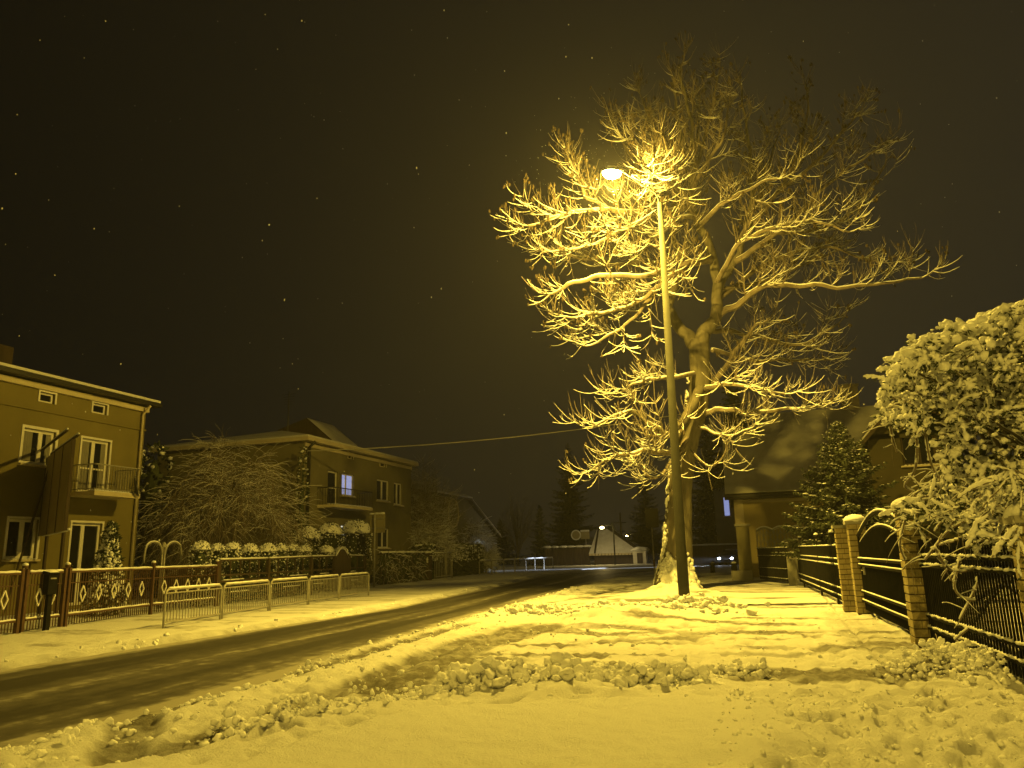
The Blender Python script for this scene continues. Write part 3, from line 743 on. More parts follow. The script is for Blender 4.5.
def window(parent, O, u, n, a, a2, c, c2, split=(.5,), fw=.07, deep=.12, pane='glass', sill=True, name='window', frame='white', surround=0.0, curtain=False, lbl=None, rail=None):
    O = V(O); u = V(u); n = V(n); z = V((0, 0, 1))
    P = lambda s, t, k: O + u * s + z * t + n * k
    b = MB()
    def fr(s, s2, t, t2, k0, k1): b.obox(P((s + s2) / 2, (t + t2) / 2, (k0 + k1) / 2), u * (s2 - s) / 2, n * (k1 - k0) / 2, z * (t2 - t) / 2)
    e = .004
    for (s, s2, t, t2) in ((a + e, a + fw, c + e, c2 - e), (a2 - fw, a2 - e, c + e, c2 - e), (a + fw, a2 - fw, c + e, c + fw), (a + fw, a2 - fw, c2 - fw, c2 - e)):
        fr(s, s2, t, t2, -deep - .05, -deep + .03)
    for q in split:
        m = a + (a2 - a) * q; fr(m - fw * .8, m + fw * .8, c + fw, c2 - fw, -deep - .05, -deep + .035)
    if rail:
        fr(a + fw, a2 - fw, c + (c2 - c) * rail - .03, c + (c2 - c) * rail + .03, -deep - .045, -deep + .02)
    if surround:
        w = surround
        for (s, s2, t, t2) in ((a - w, a - .002, c, c2 + w), (a2 + .002, a2 + w, c, c2 + w), (a - .002, a2 + .002, c2 + .002, c2 + w)): fr(s, s2, t, t2, .003, .035)
    w0 = b.build(name, M[frame], parent)
    if lbl: w0['label'] = lbl
    b = MB(); b.quad(P(a + fw, c + fw, -deep - .01), P(a2 - fw, c + fw, -deep - .01), P(a2 - fw, c2 - fw, -deep - .01), P(a + fw, c2 - fw, -deep - .01)); b.build('pane', M[pane], w0)
    if curtain:
        for (s, s2) in ((a + fw, a + (a2 - a) * .36), (a2 - (a2 - a) * .22, a2 - fw)):
            b = MB(); k = 14; vs = []
            for i in range(k + 1):
                s3 = s + (s2 - s) * i / k; off = -deep - .004
                vs += [P(s3, c + fw + .03, off + .002 * math.sin(i * 1.9)), P(s3, c2 - fw, off + .002 * math.sin(i * 1.9))]
            b.add(vs, [(2 * i, 2 * i + 2, 2 * i + 3, 2 * i + 1) for i in range(k)])
            b.build('curtain', M['curtain'], w0)
    if sill:
        b = MB(); b.obox(P((a + a2) / 2, c - .05, .04), u * ((a2 - a) / 2 + .1), n * .1, z * .035); b.build('sill', M['trim'], w0)
        b = MB()
        r2 = random.Random(int(a * 100)); k = 9
        for i in range(k): b.blob(P(a + (a2 - a) * (i + .5) / k, c - .008, .07), ((a2 - a) / k * .7, .07, .03), r2, .4, 1)
        b.build('snow', M['snow'], w0, smooth=True)
    return w0
def railing(name, parent, P0, P1, z0, z1, m, step=.11, snow=True, extra=None):
    b = MB(); P0 = V(P0); P1 = V(P1); L = (P1 - P0).length; z = V((0, 0, 1))
    b.bar(P0 + z * z1, P1 + z * z1, .05, .035); b.bar(P0 + z * z0, P1 + z * z0, .03, .03)
    k = max(2, int(L / step))
    for i in range(k + 1):
        p = P0.lerp(P1, i / k); b.bar(p + z * z0, p + z * z1, .016, .016)
    r = b.build(name, m, parent)
    if snow:
        b = MB(); b.tube([P0 + z * (z1 + .03), P0.lerp(P1, .5) + z * (z1 + .035), P1 + z * (z1 + .03)], .028, 6); b.build('snow', M['snow'], r, smooth=True)
    return r
def snow_slab(b, rng, O, u, v, w, d, th=.12, nu=24, nv=10, amp=.05):
    """a rounded layer of snow over the parallelogram O + s*u + t*v"""
    O = V(O); u = V(u); v = V(v); nrm = u.cross(v).normalized()
    if nrm.z < 0: nrm = -nrm
    vs = []; off = V((rng.random() * 40, 0, 0))
    for j in range(nv + 1):
        for i in range(nu + 1):
            s, t = i / nu, j / nv
            e = min(1, min(s, 1 - s) * w / .12) * min(1, min(t, 1 - t) * d / .12)
            h = th * math.sqrt(max(0, 1 - (1 - e) ** 2)) * (1 + amp * 6 * mnoise.noise(V((s * w * .7, t * d * .7, 0)) + off))
            vs.append(O + u * (s * w) + v * (t * d) + nrm * (h + .004))
    b.add(vs, [(j * (nu + 1) + i, j * (nu + 1) + i + 1, (j + 1) * (nu + 1) + i + 1, (j + 1) * (nu + 1) + i) for j in range(nv) for i in range(nu)])

UY = V((0, 1, 0)); NX = V((1, 0, 0)); UX = V((1, 0, 0)); NY = V((0, -1, 0))
rng = random.Random(8)

# ------------------------------------------------------------------ ochre house
def house_one():
    FX = -24.0; O = V((FX, 0, 0))
    def yz(px, py): p = atX(px, py, FX); return p.y, p.z
    y1 = yz(139, 500)[0]; y0 = 11.0
    ze = yz(140, 407.5)[1]
    t = thing('ochre_house', 'ochre two storey house with a balcony and a flat snowy roof edge', 'house', (FX - 5, (y0 + y1) / 2, 0))
    def op(x0, yt, x1, yb):
        a, zt = yz(x0, (yt)); a2, zt2 = yz(x1, yt + 2)
        m = (x0 + x1) / 2; zb = yz(m, yb)[1]; ztm = yz(m, yt)[1]
        return (a, a2, zb, ztm)
    w1 = op(24, 430, 56, 465); bd = op(82, 440, 110, 493); a1 = op(40, 393, 55, 403); a2 = op(93, 404, 107, 414)
    w2 = op(9, 519, 39, 559); d2 = op(72, 523, 102, 575); d2 = (d2[0], d2[1], .15, d2[3])
    ops = [w1, bd, a1, a2, w2, d2, (12.5, 14, w1[2], w1[3])]
    b = MB(); wall(b, O, UY, NX, y0, y1, -.3, ze, ops)
    wall(b, V((0, y1, 0)), V((-1, 0, 0)), UY, 24, 34, -.3, ze, [])
    wall(b, V((-34, 0, 0)), UY, V((-1, 0, 0)), y0, y1, -.3, ze, []); wall(b, V((0, y0, 0)), UX, NY, -34, -24, -.3, ze, [])
    b.build('wall', M['plaster'], t)
    # pale eaves band and thin string course
    zl = yz(142, 430)[1]
    b = MB(); b.box((FX + .06, (y0 + y1) / 2, ze - .06), (.12, y1 - y0 + .12, .2)); b.box((FX - 5, y1 + .063, ze - .06), (10, .12, .2))
    b.build('cornice', M['trim'], t)
    b = MB(); b.box((FX + .03, (y0 + y1) / 2, zl), (.06, y1 - y0 + .06, .07)); b.build('string_course', M['plaster'], t)
    b = MB(); b.box((FX - 5, (y0 + y1) / 2, ze + .16), (10.9, y1 - y0 + .8, .14))
    rf = b.build('roof', M['gutter'], t)
    b = MB(); cx, cy = FX - 5, (y0 + y1) / 2; hx, hy = 5.4, (y1 - y0) / 2 + .36; zt = ze + .262
    top = [V((cx - 1.2, cy - hy + 4, zt + 1.15)), V((cx - 1.2, cy + hy - 4, zt + 1.15))]
    cs = [V((cx + hx, cy - hy, zt)), V((cx + hx, cy + hy, zt)), V((cx - hx, cy + hy, zt)), V((cx - hx, cy - hy, zt))]
    k = .10; lo = cs; up = [p + V((0, 0, k)) for p in cs]
    b.add(lo + up + top, [(0, 1, 5, 4), (1, 2, 6, 5), (2, 3, 7, 6), (3, 0, 4, 7), (4, 5, 9, 8), (5, 6, 9), (6, 7, 8, 9), (7, 4, 8)])
    b.build('snow', M['roofsnow'], rf)
    # chimney
    c = atX(4, 362, -26.5); b = MB(); b.box((-26.5, c.y - .45, ze + .9), (.7, 1.0, 1.7)); ch = b.build('chimney', M['wood'], rf)
    # windows
    window(t, O, UY, NX, *w1, split=(.58,), fw=.1, surround=.1, curtain=True)
    window(t, O, UY, NX, *w2, split=(.52,), fw=.1, surround=.08)
    window(t, O, UY, NX, *a1, split=(), fw=.07, sill=False, surround=.07, name='attic_window')
    window(t, O, UY, NX, *a2, split=(), fw=.07, sill=False, surround=.07, name='attic_window')
    window(t, O, UY, NX, 12.5, 14, w1[2], w1[3], split=(.5,), fw=.1)
    d = window(t, O, UY, NX, *bd, split=(.47,), fw=.1, sill=False, surround=.08, name='balcony_door', rail=.45, curtain=True)
    window(t, O, UY, NX, *d2, split=(.42,), fw=.1, sill=False, surround=.08, name='door')
    # balcony
    zb = yz(100, 497)[1]; ya = yz(66, 495)[0]; yb2 = atX(140, 497, FX + 1.3).y
    b = MB(); b.box((FX + .65, (ya + yb2) / 2, zb), (1.3, yb2 - ya, .16)); bal = b.build('balcony', M['trim'], t)
    b = MB(); snow_slab(b, rng, (FX + .95, ya, zb + .08), UX, UY, .34, yb2 - ya, .07, 6, 24); b.build('snow', M['snow'], bal, smooth=True)
    rl = MB(); zr = zb + 1.05
    b = MB()
    for p, q in (((FX + 1.25, ya), (FX + 1.25, yb2)), ((FX, ya), (FX + 1.25, ya)), ((FX, yb2), (FX + 1.25, yb2))):
        P0 = V((*p, 0)); P1 = V((*q, 0)); z = V((0, 0, 1)); k = max(2, int((P1 - P0).length / .12))
        b.bar(P0 + z * zr, P1 + z * zr, .05, .04); b.bar(P0 + z * (zb + .16), P1 + z * (zb + .16), .03, .03)
        for i in range(k + 1): b.bar(P0.lerp(P1, i / k) + z * (zb + .1), P0.lerp(P1, i / k) + z * zr, .016, .016)
    b.build('railing', M['galv'], bal)
    # drainpipe
    b = MB(); b.tube([(FX + .1, y1 - .25, .1), (FX + .1, y1 - .25, ze - .3), (FX + .45, y1 - .25, ze + .05)], .05, 8); b.build('drainpipe', M['trim'], t, smooth=True)
    # dish hangs on the balcony corner
    c = atX(137, 486, FX + 1.3)
    dt = thing('satellite_dish', 'dark round satellite dish on the balcony corner of the ochre house', 'satellite dish', c)
    b = MB(); ring = []; K = 24; nn = V((.75, .6, .25)).normalized(); a1v = nn.orthogonal().normalized(); b1 = nn.cross(a1v); vs = [c - nn * .1]; fs = []
    for q in range(1, 5):
        for j in range(K):
            an = 2 * PI * j / K; r = .4 * q / 4; vs.append(c - nn * (.1 - .1 * (q / 4) ** 2) + a1v * math.cos(an) * r + b1 * math.sin(an) * r)
    for j in range(K): fs.append((0, 1 + j, 1 + (j + 1) % K))
    for q in range(3):
        for j in range(K): fs.append((1 + q * K + j, 1 + (q + 1) * K + j, 1 + (q + 1) * K + (j + 1) % K, 1 + q * K + (j + 1) % K))
    b.add(vs, fs); b.tube([c + a1v * math.cos(2 * PI * j / K) * .4 + b1 * math.sin(2 * PI * j / K) * .4 for j in range(K + 1)], .012, 5)
    b.build('dish', M['gutter'], dt, smooth=True)
    b = MB(); b.tube([c - nn * .1, c - nn * .25, V((FX + 1.25, yb2, c.z - .2)), V((FX + 1.25, yb2, zb + .1))], .02, 6); b.tube([c - b1 * .38, c + nn * .35], .012, 5); b.blob(c + nn * .36, .05, rng, .1, 1)
    b.build('bracket', M['galv'], dt)
house_one()

# ------------------------------------------------------------------ grey house
def house_two():
    FX = -24.0; O = V((FX, 0, 0))
    def yz(px, py): p = atX(px, py, FX); return p.y, p.z
    y0 = yz(303, 500)[0]; y1 = yz(411, 480)[0]; ze = yz(303, 441)[1]; xb = atY(156, 480, y0).x
    t = thing('grey_house', 'grey two storey house with a lit bluish window above its balcony', 'house', ((FX + xb) / 2, (y0 + y1) / 2, 0))
    def op(x0, yt, x1, yb):
        m = (x0 + x1) / 2; return (yz(x0, yt)[0], yz(x1, yt)[0], yz(m, yb)[1], yz(m, yt)[1])
    v1, v2 = op(348, 453, 353, 459), op(380, 461, 386, 467)
    bd, lw = op(328, 471, 338, 505), op(342, 474, 354, 496)
    wa, wb = op(377, 480, 389, 501), op(394, 483, 402, 505)
    g1, g2, g3 = op(327, 523, 332, 531), op(341, 525, 346, 540), op(378, 528, 389, 548)
    b = MB(); wall(b, O, UY, NX, y0, y1, -.3, ze, [v1, v2, bd, lw, wa, wb, g1, g2, g3])
    wall(b, V((0, y0, 0)), UX, NY, xb, FX, -.3, ze, []); wall(b, V((0, y1, 0)), V((-1, 0, 0)), UY, -FX, -xb, -.3, ze, []); wall(b, V((xb, 0, 0)), UY, V((-1, 0, 0)), y0, y1, -.3, ze, [])
    b.build('wall', M['plaster2'], t)
    b = MB(); b.box(((FX + xb) / 2, (y0 + y1) / 2, ze + .12), (FX - xb + .9, y1 - y0 + .7, .22)); b.box((FX + .04, (y0 + y1) / 2, ze - .16), (.08, y1 - y0, .22))
    rf = b.build('roof', M['trim'], t)
    cx, cy, hx, hy, zt = (FX + xb) / 2, (y0 + y1) / 2, (FX - xb) / 2 + .42, (y1 - y0) / 2 + .32, ze + .232
    rz = 1.5; cs = [V((cx + hx, cy - hy, zt)), V((cx + hx, cy + hy, zt)), V((cx - hx, cy + hy, zt)), V((cx - hx, cy - hy, zt))]
    up = [p + V((0, 0, .1)) for p in cs]; tp = [V((cx, cy - hy + hx, zt + rz)), V((cx, cy + hy - hx, zt + rz))]
    b = MB(); b.add(cs + up + tp, [(0, 1, 5, 4), (1, 2, 6, 5), (2, 3, 7, 6), (3, 0, 4, 7), (4, 5, 9, 8), (5, 6, 9), (6, 7, 8, 9), (7, 4, 8)])
    b.build('snow', M['slatesnow'], rf)
    # raised roof hatch with snow on its slope
    p = atX(312, 436, FX - 3); 
    c0 = V((FX - 3, p.y, ze + .5)); b = MB(); b.prism([c0 + V((-2.2, 0, 0)), c0 + V((2.2, 0, -.2)), c0 + V((-.4, 0, 2.0)), c0 + V((-2.6, 0, 1.35))], (0, 3.0, 0))
    dm = b.build('dormer', M['wood'], rf)
    b = MB(); snow_slab(b, rng, c0 + V((2.25, -.1, -.2)), V((-2.65, 0, 2.2)).normalized(), UY, 3.4, 3.2, .1, 10, 10); b.build('snow', M['slatesnow'], dm, smooth=True)
    window(t, O, UY, NX, *v1, split=(), fw=.06, sill=False, surround=.06, name='attic_vent', frame='trim'); window(t, O, UY, NX, *v2, split=(), fw=.06, sill=False, surround=.06, name='attic_vent', frame='trim')
    window(t, O, UY, NX, *bd, split=(), fw=.1, sill=False, name='balcony_door', rail=.5)
    window(t, O, UY, NX, *lw, split=(.42,), fw=.09, pane='blue_window', lbl='window lit bluish white from inside')
    window(t, O, UY, NX, *wa, split=(.5,), fw=.09); window(t, O, UY, NX, *wb, split=(.5,), fw=.09)
    window(t, O, UY, NX, *g1, split=(), fw=.05, pane='white_window', lbl='small lit ground floor window'); window(t, O, UY, NX, *g2, split=(), fw=.05, pane='white_window', lbl='narrow lit ground floor window')
    window(t, O, UY, NX, *g3, split=(.5,), fw=.09)
    zb = yz(335, 508)[1]; ya, yb = yz(317, 508)[0], yz(357, 508)[0]
    b = MB(); b.box((FX + .55, (ya + yb) / 2, zb), (1.1, yb - ya, .16)); bal = b.build('balcony', M['trim'], t)
    b = MB(); z = V((0, 0, 1))
    for p, q in (((FX + 1.05, ya), (FX + 1.05, yb)), ((FX, ya), (FX + 1.05, ya)), ((FX, yb), (FX + 1.05, yb))):
        P0 = V((*p, 0)); P1 = V((*q, 0)); k = max(2, int((P1 - P0).length / .15))
        b.bar(P0 + z * (zb + 1.05), P1 + z * (zb + 1.05), .05, .05)
        for i in range(k + 1): b.bar(P0.lerp(P1, i / k) + z * (zb + .08), P0.lerp(P1, i / k) + z * (zb + 1.05), .02, .02)
    b.build('railing', M['gutter'], bal)
    b = MB(); snow_slab(b, rng, (FX + .8, ya, zb + .08), UX, UY, .3, yb - ya, .07, 4, 20); b.build('snow', M['snow'], bal, smooth=True)
    b = MB(); b.tube([(FX + .12, y0 + .3, 0), (FX + .12, y0 + .3, ze - .3), (FX + .5, y0 + .3, ze)], .09, 8); b.build('drainpipe', M['gutter'], t, smooth=True)
    q = atX(288, 422, FX - 4); q2 = atX(288, 391, FX - 4)
    at_ = thing('roof_antenna', 'thin antenna mast standing on the snowy roof of the grey house', 'antenna', (q.x, q.y, ze + .9))
    b = MB(); b.tube([(q.x, q.y, ze + .9), (q.x, q.y, q2.z)], [.04, .025], 6); b.build('mast', M['gutter'], at_)
    b = MB(); 
    for k in range(5): b.bar((q.x - .5 + .05 * k, q.y, q2.z - .2 - .16 * k), (q.x + .5 - .05 * k, q.y, q2.z - .2 - .16 * k), .018, .018)
    b.build('crossbars', M['gutter'], at_)
    return y0, ze
H2Y, H2Z = house_two()
# columnar dark evergreen at the corner of the grey house
p = atY(302, 500, H2Y - .9)
round_bush('narrow dark evergreen column at the corner of the grey house', (p.x, H2Y - .9, 0), 7.6, .75, 5, snow=.3, name='columnar_evergreen', pointed=.25, size=.12, cat='tree')

# ------------------------------------------------------------------ gable house further down
def house_three():
    XG = -26.5
    g = lambda px, py: atX(px, py, XG)
    ap, hc, ve = g(440, 484), g(467, 500), g(497, 537)
    t = thing('gabled_house', 'dim house with a steep snowy half hipped gable beyond the bare shrub', 'house', (XG - 4, ap.y, 0))
    ym = ap.y; zh = hc.z; yw = hc.y - ym; ye = ve.y - ym; ze = ve.z; zt = ap.z; D = 9.0
    b = MB(); pts = [(-ye, -.3), (ye, -.3), (ye, ze), (yw, zh), (-yw, zh), (-ye, ze)]
    b.prism([V((XG, ym + y, z)) for y, z in pts], (-D, 0, 0)); b.build('wall', M['plaster2'], t)
    b = MB(); S2 = MB()
    for s in (-1, 1):
        P = [V((XG + .4, ym + s * (ye + .3), ze - .3 * (zh - ze) / (ye - yw))), V((XG + .4, ym + s * yw, zh)), V((XG - 2.2, ym, zt)), V((XG - D - .4, ym, zt)), V((XG - D - .4, ym + s * (ye + .3), ze - .3 * (zh - ze) / (ye - yw)))]
        b.prism([p + V((0, 0, .02)) for p in P], (0, 0, .2)); S2.prism([p + V((-.03, 0, .225)) for p in P], (0, 0, .1))
    H = [V((XG + .5, ym - yw - .2, zh - .1)), V((XG + .5, ym + yw + .2, zh - .1)), V((XG - 2.2, ym, zt + .02))]
    b.prism([p + V((.0, 0, .03)) for p in H], (0, 0, .2)); S2.prism([p + V((.02, 0, .235)) for p in H], (0, 0, .12))
    rf = b.build('roof', M['gutter'], t); S2.build('snow', M['roofsnow'], rf)
    cw = g(453, 513); b = MB(); b.tube([V((XG + .06, cw.y + 1.25 * math.cos(q * PI / 12), cw.z + 1.25 * math.sin(q * PI / 12))) for q in range(25)], .07, 6, cap=False)
    b.build('round_window', M['trim'], t)
    window(t, V((XG, 0, 0)), UY, NX, ym - .5, ym + .9, .9, 2.3, deep=-.06, fw=.08)
house_three()

# ------------------------------------------------------------------ house behind the gate
def house_right():
    Y0 = 45.5; O = V((0, Y0, 0))
    def xz(px, py): p = atY(px, py, Y0); return p.x, p.z
    x0 = xz(736, 530)[0]; x1 = 9.0; ze = xz(780, 496)[1]
    t = thing('cream_house', 'cream house with a big snow dusted roof behind the dark spruce', 'house', ((x0 + x1) / 2, Y0 + 4.5, 0))
    D = 9.0
    b = MB(); wall(b, O, UX, NY, x0, x1, -.3, ze, []); wall(b, V((x0, 0, 0)), V((0, -1, 0)), V((-1, 0, 0)), -Y0 - D, -Y0, -.3, ze, []); wall(b, V((x1, 0, 0)), UY, NX, Y0, Y0 + D, -.3, ze, [])
    wall(b, V((0, Y0 + D, 0)), V((-1, 0, 0)), UY, -x1, -x0, -.3, ze, [])
    b.build('wall', M['plaster3'], t)
    b = MB(); b.box((x0 + .25, Y0 - .03, ze / 2), (.5, .06, ze - .02)); b.box(((x0 + x1) / 2, Y0 - .05, ze - .22), (x1 - x0, .1, .16)); b.build('corner_pilaster', M['trim'], t)
    yr = Y0 + D / 2; pr = atY(840, 412, yr); zr = pr.z; hx0 = x0 - .45; e0 = Y0 - .55; e1 = Y0 + D + .55
    zlo = ze - .05; k = (zr - zlo) / (yr - e0)
    hip = atY(728, 437, Y0 + 2.6)
    yh = Y0 + 2.7; zh = zlo + k * (yh - e0); xh = xz(765, 420)[0] + .55
    b = MB(); th = V((0, 0, .18))
    A = [V((hx0, e0, zlo)), V((x1 + .4, e0, zlo)), V((x1 + .4, yr, zr)), V((xh, yr, zr)), V((hx0, yh, zh)), V((hx0, e1 - (yh - e0), zh)), V((hx0, e1, zlo)), V((x1 + .4, e1, zlo))]
    b.add(A + [p + th for p in A], [(0, 4, 3, 2, 1), (4, 5, 3), (3, 5, 6, 7, 2), (8, 9, 10, 11, 12), (12, 11, 13), (11, 10, 15, 14, 13), (0, 1, 9, 8), (0, 8, 12, 4), (4, 12, 13, 5), (5, 13, 14, 6), (1, 2, 10, 9), (2, 7, 15, 10), (6, 14, 15, 7)])
    rf = b.build('roof', M['gutter'], t)
    b = MB(); up = V((0, 0, .185)); off = V((0, 0, .06))
    B = [A[0] + up + V((.03, .05, .08)), A[1] + up + V((0, .05, .08)), A[2] + up, A[3] + up, A[4] + up + V((.03, 0, .01)), A[5] + up]
    b.add(B + [p + off for p in B], [(6, 7, 8, 9, 10), (10, 9, 11), (0, 1, 7, 6), (0, 6, 10, 4), (4, 10, 11, 5)])
    b.build('snow', M['slatesnow'], rf)
    b = MB(); b.tube([V((hx0, e0 - .08, zlo)), V((x1, e0 - .08, zlo))], .09, 8); b.build('gutter', M['gutter'], t)
    # chimney
    c = atY(850, 405, yr + .2); zt = atY(850, 389, yr + .2).z
    b = MB(); b.box((c.x, yr + .2, (zt + zr) / 2 - .6), (.98, .8, zt - zr + 1.6)); b.box((c.x, yr + .2, zt + .16), (1.12, .94, .12)); cb = b.build('chimney', M['trim'], rf)
    b = MB(); b.blob((c.x, yr + .2, zt + .24), (.5, .42, .1), rng, .2); b.build('snow', M['snow'], cb, smooth=True)
    # gabled wing
    Yw = 38.0; Ow = V((0, Yw, 0))
    def wz(px, py): p = atY(px, py, Yw); return p.x, p.z
    xa, za = wz(866, 430); xp, zp = wz(905, 395); xb = 2 * xp - xa; zg = wz(868, 440)[1]
    wd = (wz(899, 433)[0], wz(934, 433)[0], wz(915, 465)[1], wz(915, 432)[1])
    b = MB(); wall(b, Ow, UX, NY, xa, xb, -.3, zg, [wd])
    b.add([V((xa, Yw, zg)), V((xb, Yw, zg)), V((xp, Yw, zp))], [(0, 1, 2)]); wall(b, V((xa, 0, 0)), V((0, -1, 0)), V((-1, 0, 0)), -Y0, -Yw, -.3, zg, []); wall(b, V((xb, 0, 0)), UY, NX, Yw, Y0, -.3, zg, [])
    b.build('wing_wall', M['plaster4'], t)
    s = (zp - zg) / (xp - xa); ov = .55
    b = MB()
    for q in (-1, 1):
        e = xp + q * ((xp - xa) + ov); ezz = zg - s * ov
        b.prism([V((e, Yw - .5, ezz)), V((xp, Yw - .5, zp)), V((xp, Yw - .5, zp + .24)), V((e, Yw - .5, ezz + .24))], (0, Y0 - Yw + 3, 0))
    rw = b.build('wing_roof', M['wood'], t)
    b = MB()
    for q in (-1, 1):
        e = xp + q * ((xp - xa) + ov); ezz = zg - s * ov
        b.prism([V((e, Yw - .46, ezz + .245)), V((xp, Yw - .46, zp + .245)), V((xp, Yw - .46, zp + .33)), V((e, Yw - .46, ezz + .33))], (0, Y0 - Yw + 2.9, 0))
    b.build('snow', M['slatesnow'], rw)
    window(t, Ow, UX, NY, *wd, split=(.5,), fw=.09, frame='wood')
house_right()
def house_behind():
    p = atY(726, 512, 90)
    t = thing('far_house', 'sliver of a house with a bluish lit window beyond the cream house', 'house', (p.x + 1.6, 94, 0))
    O = V((0, 90, 0)); a, a2 = atY(723.5, 505, 90).x, atY(729.5, 505, 90).x; z0, z1 = atY(727, 516, 90).z, atY(727, 497, 90).z
    b = MB(); wall(b, O, UX, NY, p.x - 1.2, p.x + 9, -.3, z1 + .9, [(a, a2, z0, z1)]); wall(b, V((p.x - 1.2, 0, 0)), V((0, -1, 0)), V((-1, 0, 0)), -98, -90, -.3, z1 + .9, []); b.build('wall', M['plaster2'], t)
    window(t, O, UX, NY, a, a2, z0, z1, split=(), fw=.05, pane='blue_window', lbl='narrow window lit bluish white')
    b = MB(); b.prism([V((p.x - 1, 89.6, z1 + .9)), V((p.x + 9.4, 89.6, z1 + .9)), V((p.x + 4, 89.6, z1 + 3.4))], (0, 8.6, 0)); b.build('roof', M['slatesnow'], t)
house_behind()

# ------------------------------------------------------------------ right hand boundary: brick piers, railing, gates
def pier(base, h, w, label, snow=True, ry=0.0, courses=16):
    base = V(base); t = thing('brick_pier', label, 'brick pillar', base, 'sand coloured brick pillars of the boundary')
    rg = random.Random(int(base.y * 100))
    b = MB(); b.box(base + V((0, 0, h / 2 - .1)), (w - .05, w - .05, h + .2), ry); b.build('mortar', M['brickdark'], t)
    b = MB(); ch = h / courses
    for k in range(courses):
        z = (k + .5) * ch
        sp = .5 if k % 2 else .0
        ca, sa = math.cos(ry), math.sin(ry)
        def put(x, y, sx, sy):
            c = base + V((x * ca - y * sa, x * sa + y * ca, z)); g = rg.uniform(-.004, .006)
            b.box(c, (sx + g, sy + g, ch - .022), ry + rg.uniform(-.008, .008))
        hw = w / 2 - .004 * (k % 2); g = .012
        if k % 2:
            put(-hw / 2 + .0, 0, hw - g, w - .006); put(hw / 2, 0, hw - g, w - .006)
        else:
            put(-hw * .68, 0, hw * .64 - g, w); put(hw * .32, 0, hw * 1.36 - g, w)
    b.build('brickwork', M['brick'], t)
    b = MB(); b.box(base + V((0, 0, h + .035)), (w + .1, w + .1, .07), ry); b.build('capstone', M['concrete'], t)
    if snow:
        b = MB(); vs, fs = ICO[3]
        b.add([base + V((p.x * (w * .66), p.y * (w * .66), h + .08 + max(p.z, -.15) * .15 * (1 + .2 * mnoise.noise(p * 1.5)))) for p in vs], fs)
        b.build('snow', M['snow'], t, smooth=True)
    return t
pA = G(928, 645); pB = G(866, 613); pC = G(851, 611); pD = G(1070, 712)
pA.z = pB.z = pC.z = pD.z = 0
def top_h(p, px, py): return max(1.2, atY(px, py, p.y).z)
hA = top_h(pA, 912, 511); hB = top_h(pB, 858, 524); hC = top_h(pC, 845, 528)
pier(pA, hA, .42, 'brick pillar with a long snow cap right of the arched gate, under the snowy shrub')
pier(pB, hB, .40, 'brick pillar with a round snow cap hinging the arched gate')
pier(pC, hC - .0, .34, 'slim brick pillar tight behind the arched gate pillar, without a snow cap', snow=False)
pier(pD, 1.72, .42, 'nearest brick pillar, half hidden behind hanging snowy twigs')
def spear_panel(t, A, B, zs, zlo, zhi, step, m, w=.022):
    b = MB(); A = V(A); B = V(B); z = V((0, 0, 1)); L = (B - A).length; k = int(L / step)
    for i in range(1, k):
        p = A.lerp(B, i / k); b.bar(p + z * zlo, p + z * zhi, w, w)
    b.build('bars', m, t)
    for zz in zs:
        b = MB(); b.bar(A + z * zz, B + z * zz, .03, .045); r = b.build('rail', m, t)
        b = MB(); n = max(8, int(L / .12)); pts = [A.lerp(B, i / n) + z * (zz + .03 + .006 * math.sin(i * 1.7)) for i in range(n + 1)]
        b.tube(pts, [.022 + .006 * math.sin(i * 2.3 + zz) for i in range(n + 1)], 5); b.build('snow', M['snow'], r, smooth=True)
d = (pD - pA).normalized()
def fence_between(name, label, cat, A, B, gap, zs, zlo, zhi, step=.105, grp=None):
    A = V(A); B = V(B); d = (B - A).normalized(); A2 = A + d * gap; B2 = B - d * gap
    t = thing(name, label, cat, A2, grp)
    spear_panel(t, A2, B2, zs, zlo, zhi, step, M['darkmetal']); return t, A2, B2
fence_between('metal_railing', 'black metal bar railing with snowy rails beside the shovelled snow heap', 'railing', pA, pD, .215, (.28, .46, 1.22, 1.36), .12, 1.62)
